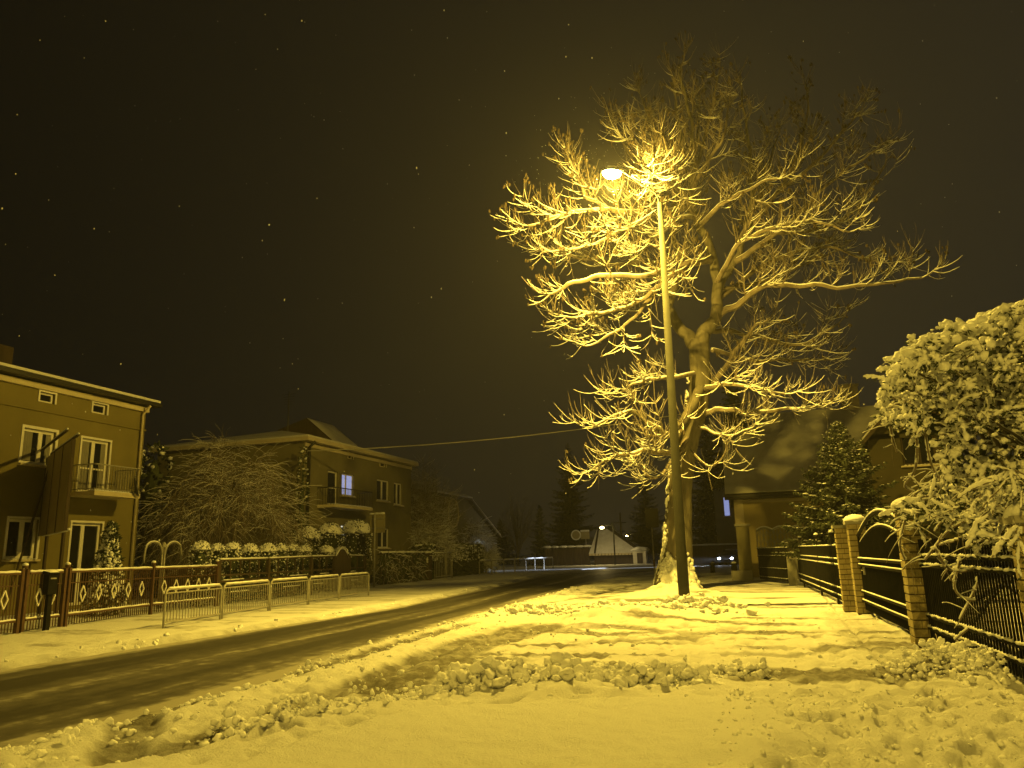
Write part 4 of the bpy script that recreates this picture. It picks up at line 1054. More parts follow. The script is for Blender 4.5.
# arched gate
def arched_gate():
    A = pB + (pA - pB).normalized() * .23; B = pA - (pA - pB).normalized() * .24
    t = thing('arched_gate', 'black metal gate with an arched top between two brick pillars', 'gate', A)
    z = V((0, 0, 1)); L = (B - A).length
    arch = lambda s, h0, rise: A.lerp(B, s) + z * (h0 + rise * math.sin(PI * s))
    h0 = min(hA, hB) - .28
    b = MB(); b.tube([arch(i / 20, h0, .42) for i in range(21)], .04, 6); b.tube([arch(i / 20, h0 - .22, .36) for i in range(21)], .03, 6)
    b.bar(A + z * .1, A + z * h0, .05, .05); b.bar(B + z * .1, B + z * h0, .05, .05)
    fr = b.build('frame', M['darkmetal'], t)
    b = MB(); b.tube([arch(i / 24, h0 + .05, .42) for i in range(1, 24)], .026, 6); b.tube([arch(i / 24, h0 - .18, .36) for i in range(1, 24)], .018, 6); b.build('snow', M['snow'], fr, smooth=True)
    b = MB(); N = V((pA - pB)).cross(z).normalized()
    pts = [A + z * .5, B + z * .5] + [arch(1 - i / 16, h0 - .24, .36) for i in range(17)]
    b.prism(pts, N * .02); b.build('panel', M['darkmetal'], t)
    b = MB()
    for i in range(1, int(L / .11)):
        s = i * .11 / L; b.bar(arch(s, .1, 0) + N * .03, arch(s, h0 - .24, .36) + N * .03, .02, .02)
    b.build('bars', M['darkmetal'], t)
    for zz in (.3, .5, 1.1, 1.24):
        b = MB(); b.bar(A + z * zz + N * .06, B + z * zz + N * .06, .035, .045); r = b.build('rail', M['darkmetal'], t)
        b = MB(); b.tube([A.lerp(B, i / 16) + z * (zz + .03) + N * .06 for i in range(17)], .018, 5); b.build('snow', M['snow'], r, smooth=True)
    b = MB(); q = A.lerp(B, .12) + z * 1.0 + N * .05; b.box(q, (.05, .05, .2)); b.bar(q + N * .06, q + N * .06 + d * .12, .02, .02); b.build('handle', M['galv'], t)
arched_gate()
# further railing with ball finials
def ball_fence():
    A = G(838, 601); B = G(800, 585); A.z = B.z = 0
    A = V((pC.x, pC.y + .25, 0)); z = V((0, 0, 1))
    t = thing('ball_top_fence', 'dark metal fence with snow tipped ball posts past the slim brick pillar', 'fence', A)
    spear_panel(t, A, B, (.25, .45, 1.05, 1.2, 1.55), .15, 1.6, .13, M['darkmetal'])
    L = (B - A).length
    for px in (831, 817, 806):
        s = min(1, max(.02, ((G(px, 598).y) - A.y) / (B.y - A.y)))
    for s in (.14, .42, .85):
        p = A.lerp(B, s); b = MB(); b.bar(p, p + z * 1.82, .06, .06); po = b.build('post', M['darkmetal'], t)
        b = MB(); b.blob(p + z * 1.88, .075, rng, 0, 2); fb = b.build('ball', M['darkmetal'], po, smooth=True)
        b = MB(); b.blob(p + z * 1.94, (.07, .07, .045), rng, .1, 2); b.build('snow', M['snow'], po, smooth=True)
    return B
Bend = ball_fence()
# dark double gate facing the camera, concrete post and concrete lattice fence
def far_gate():
    A = G(760, 581); A.z = 0; B = V((Bend.x - .35, Bend.y + .5, 0)); z = V((0, 0, 1))
    t = thing('metal_gate', 'low dark metal gate of vertical bars in front of the cream house', 'gate', A)
    zt = atY(780, 548, A.y).z
    spear_panel(t, A, B, (.2, .62, zt - .35, zt), .12, zt + .02, .12, M['darkmetal'], .05)
    pc = thing('concrete_post', 'squat concrete post between the dark gate and the ball topped fence', 'post', B + V((.1, -.5, 0)))
    b = MB(); hp = atY(803, 556, B.y - .5).z; c = B + V((.1, -.5, 0)); b.box(c + z * (hp / 2 - .1), (.36, .3, hp + .2)); b.build('shaft', M['concrete'], pc)
    b = MB(); b.box(c + z * (hp + .04), (.42, .36, .08)); cp = b.build('capstone', M['concrete'], pc); b = MB(); b.blob(c + z * (hp + .1), (.2, .17, .05), rng, .2); b.build('snow', M['snow'], cp, smooth=True)
    # tall post at the house corner
    c = G(747, 580); c.z = 0; hp = atY(746, 526, c.y).z
    pt = thing('gate_post', 'tall plain post with a flat cap at the far end of the dark gate', 'post', c)
    b = MB(); b.box(c + z * (hp / 2 - .1), (.62, .5, hp + .2)); b.build('shaft', M['plaster2'], pt); b = MB(); b.box(c + z * (hp + .05), (.78, .64, .1)); b.build('capstone', M['concrete'], pt)
    b = MB(); b.box(c + V((-.2, -.5, .2)), (1.0, .5, .55)); b.build('plinth', M['concrete'], pt)
    # lattice fence
    yb = A.y + 1.3; a = atY(757, 540, yb); e = atY(806, 540, yb); zl0 = .0; zt = atY(780, 528, yb).z
    lt = thing('lattice_fence', 'pale concrete lattice fence with a wavy top above the dark gate', 'fence', (a.x, yb, 0))
    b = MB(); W = e.x - a.x
    def topz(s): return zt - .12 + .14 * abs(math.sin(PI * 3 * s)) 
    zb = atY(780, 549, yb).z - .1
    n = 14
    for i in range(n + 1):
        s = i / n; b.bar((a.x + W * s, yb, -.1), (a.x + W * s, yb, topz(s)), .06, .07)
    for i in range(n):
        for k in range(3):
            z0 = zb + (zt - .1 - zb) * k / 3; z1 = zb + (zt - .1 - zb) * (k + 1) / 3
            p = V((a.x + W * i / n, yb, z0)); q = V((a.x + W * (i + 1) / n, yb, z1))
            if (i + k) % 2: p, q = V((p.x, yb, z1)), V((q.x, yb, z0))
            b.bar(p + V((0, .002, 0)), q + V((0, .002, 0)), .05, .05)
    b.box((a.x + W / 2, yb + .003, zb / 2), (W, .05, zb)); b.build('lattice', M['concrete'], lt)
    b = MB(); pts = [V((a.x + W * i / 40, yb, topz(i / 40))) for i in range(41)]; b.tube(pts, .06, 6); tr = b.build('top_rail', M['concrete'], lt)
    b = MB(); b.tube([p + V((0, 0, .07)) for p in pts], .045, 5); b.build('snow', M['snow'], tr, smooth=True)
far_gate()

# ------------------------------------------------------------------ dark spruce in front of the cream house
p = atY(853, 560, 33.5)
sp_top = atY(846, 421, 33.5).z
conifer('broad dark spruce with snow dusted boughs in front of the cream house', (p.x, 33.5, 0), sp_top, 5.3, 21, snow=.9, tiers=26, name='spruce_tree', fine=.85, bare=.24)

# ------------------------------------------------------------------ shrub heaped with snow at the railing
def snowy_shrub():
    T = Bare(33); rg = T.rng
    base = V((4.3, 12.6, 0))
    t = thing('snowy_shrub', 'arching shrub heaped with thick tufts of snow over the brick pillars', 'shrub', base)
    leaf = MB()
    out = [(878, 412), (890, 385), (900, 356), (915, 342), (930, 337), (950, 330), (975, 321), (1000, 311), (1024, 303), (1070, 300), (1120, 330), (1130, 545), (1010, 545), (965, 530), (930, 524), (905, 522), (902, 512), (925, 492), (946, 455), (935, 432), (912, 428), (890, 424)]
    def inside(x, y):
        c = False; n = len(out)
        for i in range(n):
            (x0, y0), (x1, y1) = out[i], out[i - 1]
            if (y0 > y) != (y1 > y) and x < (x1 - x0) * (y - y0) / (y1 - y0) + x0: c = not c
        return c
    def tuft(p, d, L, r, n):
        pts = T.path(p, d, L, max(3, n), -.35, .35)
        T.crown.tube(pts, [.009] * len(pts), 4)
        strand = rg.random() < (.88 if pts[0].z < 4.0 else .5)
        rr = [r * rg.uniform(.35, 1.15) for _ in pts]
        if strand:
            fine = [pts[0]] ; fr = [r * .3]
            for i in range(len(pts) - 1):
                for w in (.33, .66, 1.0):
                    fine.append(pts[i].lerp(pts[i + 1], w) + V((rg.gauss(0, .12), rg.gauss(0, .12), rg.gauss(.1, .12))) * r); fr.append((rr[i] * (1 - w) + rr[i + 1] * w) * rg.uniform(.6, 1.0))
            fr[-1] *= .6; T.snow.tube([q + V((0, 0, r * .3)) for q in fine], fr, 6)
        for i, q in enumerate(pts):
            if i == 0 and len(pts) > 3: continue
            k = rr[i]
            if not strand or i == len(pts) - 2: T.snow.blob(q + V((0, 0, k * .35)), (k * 1.15, k * 1.1, k * .9), rg, .95, 2, 0, 1.9)
            for _ in range(2):
                dd = V((rg.gauss(0, 1), rg.gauss(0, 1), rg.gauss(-.6, .5))).normalized()
                leaf.leaf(q, dd, dd.orthogonal(), k * rg.uniform(1.0, 2.2) + .02, k * .35)
    # main stems
    heads = []
    for k in range(34):
        while True:
            x, y = rg.uniform(870, 1125), rg.uniform(300, 500)
            if inside(x, y): break
        Y = 11.8 + rg.uniform(-1.5, 1.6)
        e = atY(x, y, Y); m = base.lerp(e, .55) + V((0, 0, .5 + .12 * e.z))
        s0 = base + V((rg.gauss(0, .25), rg.gauss(0, .25), -.1))
        pts = catmull([s0, m, e], 7); n = len(pts)
        T.tube(pts, [.035 * (1 - .7 * i / n) for i in range(n)], 6, tgt=T.trunk)
        heads.append(pts)
    cnt = 0
    for k in range(2600):
        x, y = rg.uniform(870, 1128), rg.uniform(299, 570)
        if not inside(x, y): continue
        u = (y - 300) / 270
        dens = .9 if y < 420 else .62
        if rg.random() > dens: continue
        v = abs(rg.gauss(0, 1)); Y = 11.6 + rg.uniform(-1.5, 1.5) - .5 * (u > .6)
        p = atY(x, y, Y)
        top = max(0, 1 - u * 1.8)
        r = rg.uniform(.02, .05) + .045 * top * rg.random()
        d = V((rg.gauss(0, .8) - .25, rg.gauss(0, .8) - .35, rg.gauss(.1, .5)))
        tuft(p, d, rg.uniform(.15, .42), r, rg.randint(3, 6)); cnt += 1
    for k in range(5200):
        x, y = rg.uniform(872, 1128), rg.uniform(305, 560)
        if not inside(x, y - 4): continue
        p = atY(x, y, 12.2 + abs(rg.gauss(0, .9))); dd = V((rg.gauss(0, 1), rg.gauss(0, 1), rg.gauss(-.5, .6))).normalized()
        leaf.leaf(p, dd, dd.orthogonal(), rg.uniform(.08, .2), rg.uniform(.03, .06))
    for k in range(190):      # nearer sprays hanging over the closest pillar
        p = atY(rg.uniform(985, 1130), rg.uniform(470, 545), rg.uniform(8.4, 9.4))
        tuft(p, V((rg.gauss(-.2, .7), rg.gauss(-.2, .6), rg.gauss(-.1, .5))), rg.uniform(.15, .4), rg.uniform(.014, .035), rg.randint(3, 6))
    # crest of thick snow along the upper outline
    crest = [(882, 400), (893, 372), (905, 352), (925, 340), (950, 331), (975, 322), (1000, 312), (1024, 304), (1060, 302)]
    for (a, bq) in zip(crest[:-1], crest[1:]):
        for i in range(15):
            w = (i + rg.random()) / 15; x = a[0] + (bq[0] - a[0]) * w; y = a[1] + (bq[1] - a[1]) * w + rg.uniform(-1, 12)
            p = atY(x, y, 11.6 + rg.uniform(-1.2, 1.2)); r = rg.uniform(.04, .085)
            T.snow.blob(p, (r * 1.4, r * 1.3, r * .9), rg, .6, 2, 0, 1.4)
    # long hanging and crossing twigs
    hang = [[(915, 430), (917, 447), (915, 470), (905, 486), (914, 492)], [(1024, 470), (995, 505), (968, 535), (940, 545)], [(1040, 560), (1000, 590), (975, 622), (955, 640)],
            [(935, 548), (945, 565), (958, 572), (985, 566)], [(1030, 520), (985, 538), (955, 540)], [(990, 470), (1000, 500), (1026, 540)], [(905, 520), (900, 545), (905, 560)],
            [(925, 430), (930, 460), (938, 478)], [(890, 425), (893, 440), (897, 452)], [(960, 560), (955, 590), (975, 600), (1010, 580)], [(985, 560), (975, 590), (960, 620)], [(1000, 575), (1012, 590), (1030, 600)],
            [(1005, 480), (980, 512), (950, 530), (925, 560)], [(1020, 560), (990, 548), (965, 556), (950, 580)]]
    for h in hang:
        Y = rg.uniform(10.3, 11.3); pts = catmull([atY(x, y, Y + .25 * i) for i, (x, y) in enumerate(h)], 6)
        T.crown.tube(pts, [.014] * len(pts), 5)
        T.snow.tube([p + V((0, 0, .014)) for p in pts], [.013 + .010 * rg.random() for _ in pts], 5)
        for p in pts[::2]:
            if rg.random() < .55: T.snow.blob(p + V((0, 0, .02)), rg.uniform(.02, .045), rg, .7, 1)
            if rg.random() < .5: T.twig(p, V((rg.gauss(0, 1), rg.gauss(0, 1), rg.gauss(-.2, .6))), rg.uniform(.12, .35), .006, 0, -.2, .7)
    for k in range(150):
        x, y = rg.uniform(900, 1040), rg.uniform(470, 572); Y = rg.uniform(10.4, 11.8)
        if not inside(x, y) and rg.random() < .75: continue
        T.twig(atY(x, y, Y), V((rg.gauss(-.2, .9), rg.gauss(0, .6), rg.gauss(-.3, .7))), rg.uniform(.2, .5), .008, 0, -.3, 1.1)
    # three thin stems trailing on the snow
    for a, c, e in (((958, 625), (975, 655), (1012, 690)), ((935, 640), (940, 655), (955, 680)),):
        p0, p1, p2 = G(*a), G(*c), G(*e); pts = catmull([p0 + V((0, 0, .35)), p1 + V((0, 0, .18)), p2 + V((0, 0, .12))], 6); T.crown.tube(pts, .007, 5)
    T.trunk.build('stems', M['bark'], t, smooth=True); T.crown.build('twigs', M['twig'], t); leaf.build('leaves', M['leaf'], t); T.snow.build('snow', M['snow'], t, smooth=True)
snowy_shrub()

# ------------------------------------------------------------------ left side: brown fence with diamonds
Z = V((0, 0, 1))
fp = {k: V((*G(*v).xy, 0)) for k, v in dict(a=(18, 634), b=(62, 627.5), c=(150, 615), d=(215, 607)).items()}
fdir = (fp['c'] - fp['b']).normalized()
fp['z'] = fp['a'] - (fp['b'] - fp['a']).normalized() * 2.4
FH = 1.42
def diamond_panel(parent, A, B, n, name='panel', zt=FH - .02):
    A = V(A); B = V(B); d = (B - A).normalized(); L = (B - A).length
    b = MB(); b.bar(A + Z * zt, B + Z * zt, .06, .05); b.bar(A + Z * .30, B + Z * .30, .05, .05); b.bar(A + Z * 1.12, B + Z * 1.12, .025, .025)
    k = int(L / .105)
    for i in range(1, k): b.bar(A.lerp(B, i / k) + Z * .06, A.lerp(B, i / k) + Z * zt, .018, .018)
    pn = b.build(name, M['brown'], parent)
    for i in range(n):
        c = A.lerp(B, (i + .75) / (n + .5)) + Z * .82 + V((.035, 0, 0)); q = [c + Z * .21, c + d * .115, c - Z * .21, c - d * .115]
        b = MB()
        for j in range(4): b.bar(q[j], q[(j + 1) % 4], .028, .028, up=d.cross(Z))
        b.build('diamond', M['white'], pn)
    b = MB(); m = 14
    for zz, r in ((zt + .045, .034), (.34, .026)): b.tube([A.lerp(B, i / m) + Z * (zz + .006 * math.sin(i * 2.1)) for i in range(m + 1)], [r + .006 * math.sin(i * 1.7) for i in range(m + 1)], 6)
    b.build('snow', M['snow'], pn, smooth=True); return pn
def fpost(parent, p, twin=True):
    p = V(p); b = MB()
    for s in ((-1, 1) if twin else (0,)):
        q = p + fdir * s * .085; b.box(q + Z * (FH / 2 + .02), (.09, .09, FH + .14), math.atan2(fdir.y, fdir.x))
    po = b.build('post', M['brown'], parent)
    b = MB(); b.blob(p + Z * (FH + .14), .07, rng, 0, 2); b.build('ball', M['brown'], po, smooth=True); b = MB(); b.blob(p + Z * (FH + .19), (.07, .07, .05), rng, .15, 2); b.build('snow', M['snow'], po, smooth=True)
t = thing('diamond_fence', 'reddish brown metal fence with rows of white diamonds in front of the ochre house', 'fence', fp['b'])
diamond_panel(t, fp['b'] + fdir * .15, fp['c'] - fdir * .1, 5); diamond_panel(t, fp['c'] + fdir * .1, fp['d'] - fdir * .05, 5)
diamond_panel(t, fp['z'], fp['a'] - fdir * .15, 3)
fpost(t, fp['a']); fpost(t, fp['b']); fpost(t, fp['c'], False); fpost(t, fp['d'], False)
t = thing('garden_gate', 'narrow brown garden gate with a diamond beside a dark letterbox', 'gate', fp['a'] + fdir * .2)
A = fp['a'] + fdir * .18; B = fp['b'] - fdir * .18
diamond_panel(t, A, B, 2, 'leaf')
c = atX(44, 588, fp['b'].x + .28); c0 = A.lerp(B, .45) + V((.2, 0, 0))
t = thing('letterbox', 'dark letterbox on a post in front of the brown garden gate', 'letterbox', c0)
b = MB(); b.box(c0 + Z * .45, (.10, .12, .95)); b.build('post', M['darkmetal'], t)
b = MB(); b.box(c0 + Z * 1.12, (.18, .26, .5)); bx = b.build('box', M['darkmetal'], t)
b = MB(); b.prism([c0 + V((-.11, -.15, 1.375)), c0 + V((.13, -.15, 1.375)), c0 + V((.13, -.15, 1.40)), c0 + V((-.11, -.15, 1.45))], (0, .3, 0)); lid = b.build('lid', M['darkmetal'], t)
b = MB(); snow_slab(b, rng, c0 + V((.12, -.14, 1.405)), V((-1, 0, .2)).normalized(), UY, .22, .28, .03, 8, 8); b.build('snow', M['snow'], lid, smooth=True)
b = MB(); b.box(c0 + V((.095, 0, 1.26)), (.008, .17, .03)); b.build('slot', M['galv'], bx)

# second fence: dark, planted through with snowy bushes
e1 = fp['d'] + fdir * .12; e2 = V((*G(373, 587.5).xy, 0)) + V((-.3, -.4, 0))
d2 = (e2 - e1).normalized(); L2 = (e2 - e1).length
t = thing('dark_fence', 'dark slatted fence with an arched panel in front of the clipped bushes', 'fence', e1)
def at_px(px):      # point of the fence line seen in this pixel column
    lo, hi = 0.0, 1.3
    for _ in range(40):
        m = (lo + hi) / 2; q = e1.lerp(e2, m) + Z * 1.0 - CAMPOS
        x = 512 + F * q.dot(_r) / q.dot(_f)
        if x < px: lo = m
        else: hi = m
    return e1.lerp(e2, lo)
ps = [e1, at_px(268), at_px(311), at_px(334), at_px(349), e2]
def zfence(px, py, p): return atX(px, py, p.x).z
HT = [atX(px, py, q.x).z for px, py, q in ((216, 560.5, ps[0]), (268, 559, ps[1]), (311, 557, ps[2]), (334, 556.5, ps[3]), (349, 556, ps[4]), (370, 556, ps[5]))]
for i, q in enumerate(ps):
    b = MB(); b.box(q + Z * HT[i] / 2, (.12, .14, HT[i] + .06)); b.build('post', M['wood'], t)
for i in range(5):
    A, B = ps[i] + d2 * .08, ps[i + 1] - d2 * .08; h0, h1 = HT[i], HT[i + 1]
    b = MB(); b.bar(A + Z * h0, B + Z * h1, .08, .05); snow_z = []
    if i == 3:
        q = [A + Z * .15, B + Z * .15] + [A.lerp(B, 1 - s / 12) + Z * (h0 - .15 + .5 * math.sin(PI * s / 12)) for s in range(13)]
        b.prism(q, d2.cross(Z) * .05)
        pn = b.build('panel', M['wood'], t); pn['label'] = 'arched dark wooden panel'
        b = MB(); b.tube([A.lerp(B, s / 14) + Z * (h0 - .1 + .5 * math.sin(PI * s / 14)) for s in range(15)], .035, 6); b.build('snow', M['snow'], pn, smooth=True)
        continue
    for zz in (.2, .42, .64, .86, 1.08):
        b.bar(A + Z * zz, B + Z * zz, .03, .07)
    k = max(2, int((B - A).length / .7))
    for j in range(1, k): b.bar(A.lerp(B, j / k) + Z * .05, A.lerp(B, j / k) + Z * (h0 + (h1 - h0) * j / k), .04, .05)
    pn = b.build('panel', M['wood'], t)
    b = MB(); b.tube([A.lerp(B, s / 10) + Z * (h0 + (h1 - h0) * s / 10 + .045) for s in range(11)], [.04 + .006 * math.sin(s * 2) for s in range(11)], 6)
    for zz in (.42, .86):
        s0 = rng.uniform(0, .5); b.tube([A.lerp(B, s0 + .4 * s / 5) + Z * (zz + .05) for s in range(6)], .025, 5)
    b.build('snow', M['snow'], pn, smooth=True)
# clipped round bushes behind it
row = [(218, 19, 545), (234, 16, 547), (249, 16, 545.5), (266, 17, 547), (283, 18, 546.5), (296, 14, 546.5), (307, 14, 547), (319, 13, 548), (340, 15, 548), (354, 15, 549)]
ordn = ['first', 'second', 'third', 'fourth', 'fifth', 'sixth', 'seventh', 'eighth', 'ninth', 'tenth']
for k, (px, w, py) in enumerate(row):
    q = at_px(px) + d2.cross(Z) * -.75
    if q.x > at_px(px).x: q = at_px(px) + d2.cross(Z) * .75
    s = depth_px(q + Z); h = atX(px, py, q.x).z
    round_bush(f'snow capped ball bush, {ordn[k]} from the brown diamond fence in the clipped row', (q.x, q.y, 0), h + .12, w * s * 1.06, 40 + k, 1.1, 'row of clipped ball bushes behind the dark fence', size=.055)
for k, (px, py, w, dx, lb) in enumerate(((284, 530, 22, 3.6, 'dim round bush below the weeping shrub, behind the clipped row'), (307, 527, 27, 3.0, 'middle sized round bush behind the seventh ball bush'),
                                  (330, 523, 27, 2.6, 'tall round bush below the lit ground floor windows'), (356, 520, 31, 2.2, 'largest snow speckled round bush beside the square sign'))):
    q = at_px(px) + V((-dx, 0, 0)); s = depth_px(q + Z)
    # slide along the ray so that it keeps its column
    q = V((at_px(px).x - dx, 0, 0)); r_ = atX(px, 540, q.x); q.y = r_.y; s = depth_px(V((q.x, q.y, 1.5))); h = atX(px, py, q.x).z
    round_bush(lb, (q.x, q.y, 0), h, w * s, 60 + k, .68 if k else .3, 'larger round bushes behind the clipped row', name='round_bush', size=.075)

# ------------------------------------------------------------------ pedestrian barriers along the kerb
bp = [V((*G(*v).xy, 0)) for v in ((161.7, 629.5), (221, 619.5), (269, 611), (308, 605), (339, 600), (369, 595.5))]
bl = ['nearest galvanised kerb barrier with bars, beside the brown diamond fence', 'second galvanised kerb barrier from the near end of the row', 'middle galvanised kerb barrier of the row of five', 'fourth galvanised kerb barrier from the near end of the row', 'last galvanised kerb barrier, before the square sign']
for k in range(5):
    A, B = bp[k], bp[k + 1]; d = (B - A).normalized(); A = A + d * .06; B = B - d * .06; h = .93; r = .14
    t = thing('kerb_barrier', bl[k], 'barrier', A, 'row of galvanised barriers along the kerb')
    arc = lambda c, a0, a1: [c + d * math.cos(a) * r + Z * math.sin(a) * r for a in [a0 + (a1 - a0) * i / 6 for i in range(7)]]
    pts = [A - Z * .2, A + Z * .3] + arc(A + d * r + Z * (h - r), PI, PI / 2) + arc(B - d * r + Z * (h - r), PI / 2, 0) + [B + Z * .3, B - Z * .2]
    b = MB(); b.tube(pts, .03, 8); fr = b.build('frame', M['galv'], t, smooth=True)
    b = MB(); b.bar(A + Z * .16, B + Z * .16, .03, .04); n = int((B - A).length / .135)
    b.bar(A + Z * .84, B + Z * .84, .025, .03)
    for i in range(1, n): b.bar(A.lerp(B, i / n) + Z * .16, A.lerp(B, i / n) + Z * .84, .016, .016)
    b.build('bars', M['galv'], t)
    b = MB(); b.tube([A.lerp(B, .05 + .9 * i / 14) + Z * (h + .03) for i in range(15)], [.026 + .005 * math.sin(i * 2.2 + k) for i in range(15)], 6)
    b.build('snow', M['snow'], fr, smooth=True)

# square sign seen from behind
c = V((*G(374, 587.5).xy, 0)); hs = atY(374, 514, c.y).z; s = depth_px(c)
t = thing('road_sign', 'square road sign seen from behind beside the kerb barriers', 'road sign', c)
b = MB(); b.tube([c - Z * .3, c + Z * (hs + .02)], .055, 8); b.build('post', M['galv'], t, smooth=True)
b = MB(); w = 19 * s; hh = 19 * s; b.box(c + V((.07, -.02, hs - hh / 2)) + V((w * .04, .14, 0)), (w, .03, hh), math.radians(-12)); pl = b.build('plate', M['signback'], t)
b = MB()
for zz in (.25, .75): b.box(c + V((.07, .09, hs - hh * zz)), (w * .9, .04, .06), math.radians(-12))
b.build('bracket', M['galv'], t)
b = MB(); ca = math.radians(-12); du = V((math.cos(ca), math.sin(ca), 0)); cc = c + V((.07, .12, hs + .02)); b.tube([cc + du * w * (i / 8 - .5) for i in range(9)], [.05 + .01 * math.sin(i * 2) for i in range(9)], 6); b.build('snow', M['snow'], pl, smooth=True)

# ------------------------------------------------------------------ board on stilts in front of the ochre house
near = V((75, 437, 0)); Dn = 23.5; Df = 27.4
def atD(px, py, D): d = ray(px, py); return CAMPOS + d * (D / d.dot(_f))
a, bq, c_, d_ = atD(74, 441, Dn), atD(48, 456, Df), atD(44, 537, Df), atD(66, 531, Dn)
zt = (a.z + bq.z) / 2; zb = (c_.z + d_.z) / 2
n0 = V((a.x, a.y, 0)); f0 = V((bq.x, bq.y, 0)); dd = (f0 - n0).normalized(); Ld = (f0 - n0).length; nb = dd.cross(Z)
t = thing('billboard', 'tall board on stilts seen from behind in front of the ochre house', 'billboard', n0)
b = MB(); b.obox((n0 + f0) / 2 + Z * (zt + zb) / 2, dd * Ld / 2, nb * .025, Z * (zt - zb) / 2); pn = b.build('panel', M['board'], t)
for s in (0.0, .33, .66, 1.0):
    q = n0.lerp(f0, s); b = MB(); b.bar(q + Z * zb, q + Z * zt, .05, .09, up=nb); b.build('rib', M['wood'], t)
for s in (.25, .9):
    q = n0.lerp(f0, s); bb = MB(); bb.bar(q - Z * .2 + nb * .16, q + nb * .16 + Z * zt, .08, .08); bb.build('post', M['wood'], t)
side = nb if (nb.dot(V((-1, 0, 0))) > 0) else -nb
for s in (.9,):
    q = n0.lerp(f0, s); bb = MB(); bb.bar(q + side * .9 - Z * .1, q + Z * (zt - .5), .05, .05); bb.build('stay', M['wood'], t)
for k, o in enumerate((-.22, .09)):
    bb = MB(); bb.bar(n0 + nb * o + Z * (zt + .12 + .12 * (k == 0)) - dd * .1, f0 + nb * o + Z * (zt + .12 + .12 * (k == 0)), .06, .05); r = bb.build('top_rail', M['wood'], t)
    bb = MB(); bb.tube([(n0 - dd * .1).lerp(f0, i / 8) + nb * o + Z * (zt + .165 + .12 * (k == 0)) for i in range(9)], .035, 5); bb.build('snow', M['snow'], r, smooth=True)
bb = MB(); bb.tube([n0.lerp(f0, i / 8) + nb * .1 + Z * (zb + .03) for i in range(9)], .05, 5); bb.build('snow', M['snow'], pn, smooth=True)

# small snowy thuja and a grey post with two curved arms in the garden
p = atX(109, 556, -19.9); ht = atX(109, 523, -19.9).z
round_bush('small cone shaped conifer plastered with snow behind the diamond fence', (-19.9, p.y, 0), ht, 40 * depth_px(p), 91, 1.9, name='cone_conifer', pointed=.75, size=.11, cat='conifer')
p = atX(163, 560, -20.3); s = depth_px(p)
t = thing('garden_post', 'pale grey garden post with two drooping curved arms behind the diamond fence', 'garden post', (p.x, p.y, 0))
ht = atX(163, 547, -20.3).z
b = MB()
for o in (-.06, .06): b.tube([(p.x, p.y + o, -.1), (p.x, p.y + o, ht)], .035, 8)
b.build('shaft', M['galv'], t, smooth=True)
for sg in (-1, 1):
    pts = [V((p.x, p.y + sg * (.08 + (.5 - .5 * math.cos(a)) * 21 * s * 1.12), ht - .25 + .42 * math.sin(a) ** .8 - (.28 if a > 2.6 else 0) * (a - 2.6) * 2)) for a in [PI * i / 12 for i in range(13)]]
    b = MB(); b.tube(pts, .04, 6); ar = b.build('arm', M['galv'], t, smooth=True)
    b = MB(); b.tube([q + Z * .03 for q in pts[2:11]], .03, 5); b.build('snow', M['snow'], ar, smooth=True)
b = MB(); b.blob((p.x, p.y, ht + .05), (.09, .09, .12), rng, .2); b.build('finial', M['galv'], t)

# ------------------------------------------------------------------ bare garden shrubs of the left side
p = atX(228, 575, -22.8); s = depth_px(p); hz = atX(235, 428, -22.8).z
shrub_bare('wide weeping bare shrub dusted with snow before the grey house', (-23.4, p.y + .3, 0), hz * .93, 132 * s, 51, 'weeping_shrub', 52, -.28, .55, 6, 8, .032, .5, tw=(.4, 1.0))
p = atX(420, 585, -24.5); s = depth_px(p); hz = atX(425, 468, -24.5).z
shrub_bare('dense upright bare shrub behind the overgrown fence', (-24.5, p.y, 0), hz * .98, 74 * s, 52, 'bare_shrub', 34, .3, 0, 6, 8, .04, .9, tw=(.4, 1.0))
p = atX(430, 560, -24); 
shrub_bare('low snowy bare shrub at the letter post of the overgrown fence', (-23.4, atX(428, 570, -23.4).y, 0), atX(428, 520, -23.4).z, 44 * depth_px(atX(428, 570, -23.4)), 53, 'bare_shrub', 26, .2, .1, 7, 7, .03, 1.3, tw=(.3, .7))
p = atX(468, 560, -26.5); shrub_bare('small snowy shrub below the gabled house', (-26.5, p.y, 0), atX(464, 518, -26.5).z, 46 * depth_px(p), 54, 'bare_shrub', 18, -.05, .4, 6, 6, .035, 1.5, tw=(.4, .9))
p = atX(149, 520, -27); 
round_bush('dark evergreen bush in the gap between ochre and grey house', (-27, atX(150, 520, -27).y, 0), atX(150, 446, -27).z, 30 * depth_px(p), 97, .1, size=.2, name='evergreen_bush')

# overgrown fence
A = V((*G(380, 585).xy, 0)); B = V((*G(424, 580.5).xy, 0)); C = V((*G(452, 578).xy, 0))
t = thing('overgrown_fence', 'fence overgrown with snowy climbing twigs beyond the square sign', 'fence', A)
zt = atY(400, 553, (A.y + B.y) / 2).z
b = MB(); b.bar(A + Z * zt, B + Z * zt, .06, .08); b.bar(A + Z * .2, B + Z * .2, .05, .05)
for i in range(24): b.bar(A.lerp(B, i / 23), A.lerp(B, i / 23) + Z * zt, .04, .04)
b.build('bars', M['wood'], t)
T = Bare(71)
for k in range(330):
    p = A.lerp(B, T.rng.random()) + V((T.rng.uniform(-.1, .3), 0, zt * (1 - T.rng.random() ** 1.2)))
    T.twig(p, V((T.rng.gauss(.15, .3), T.rng.gauss(0, 1), T.rng.gauss(-.2, .6))), T.rng.uniform(.4, 1.1), .016, 0, -.5, .9)
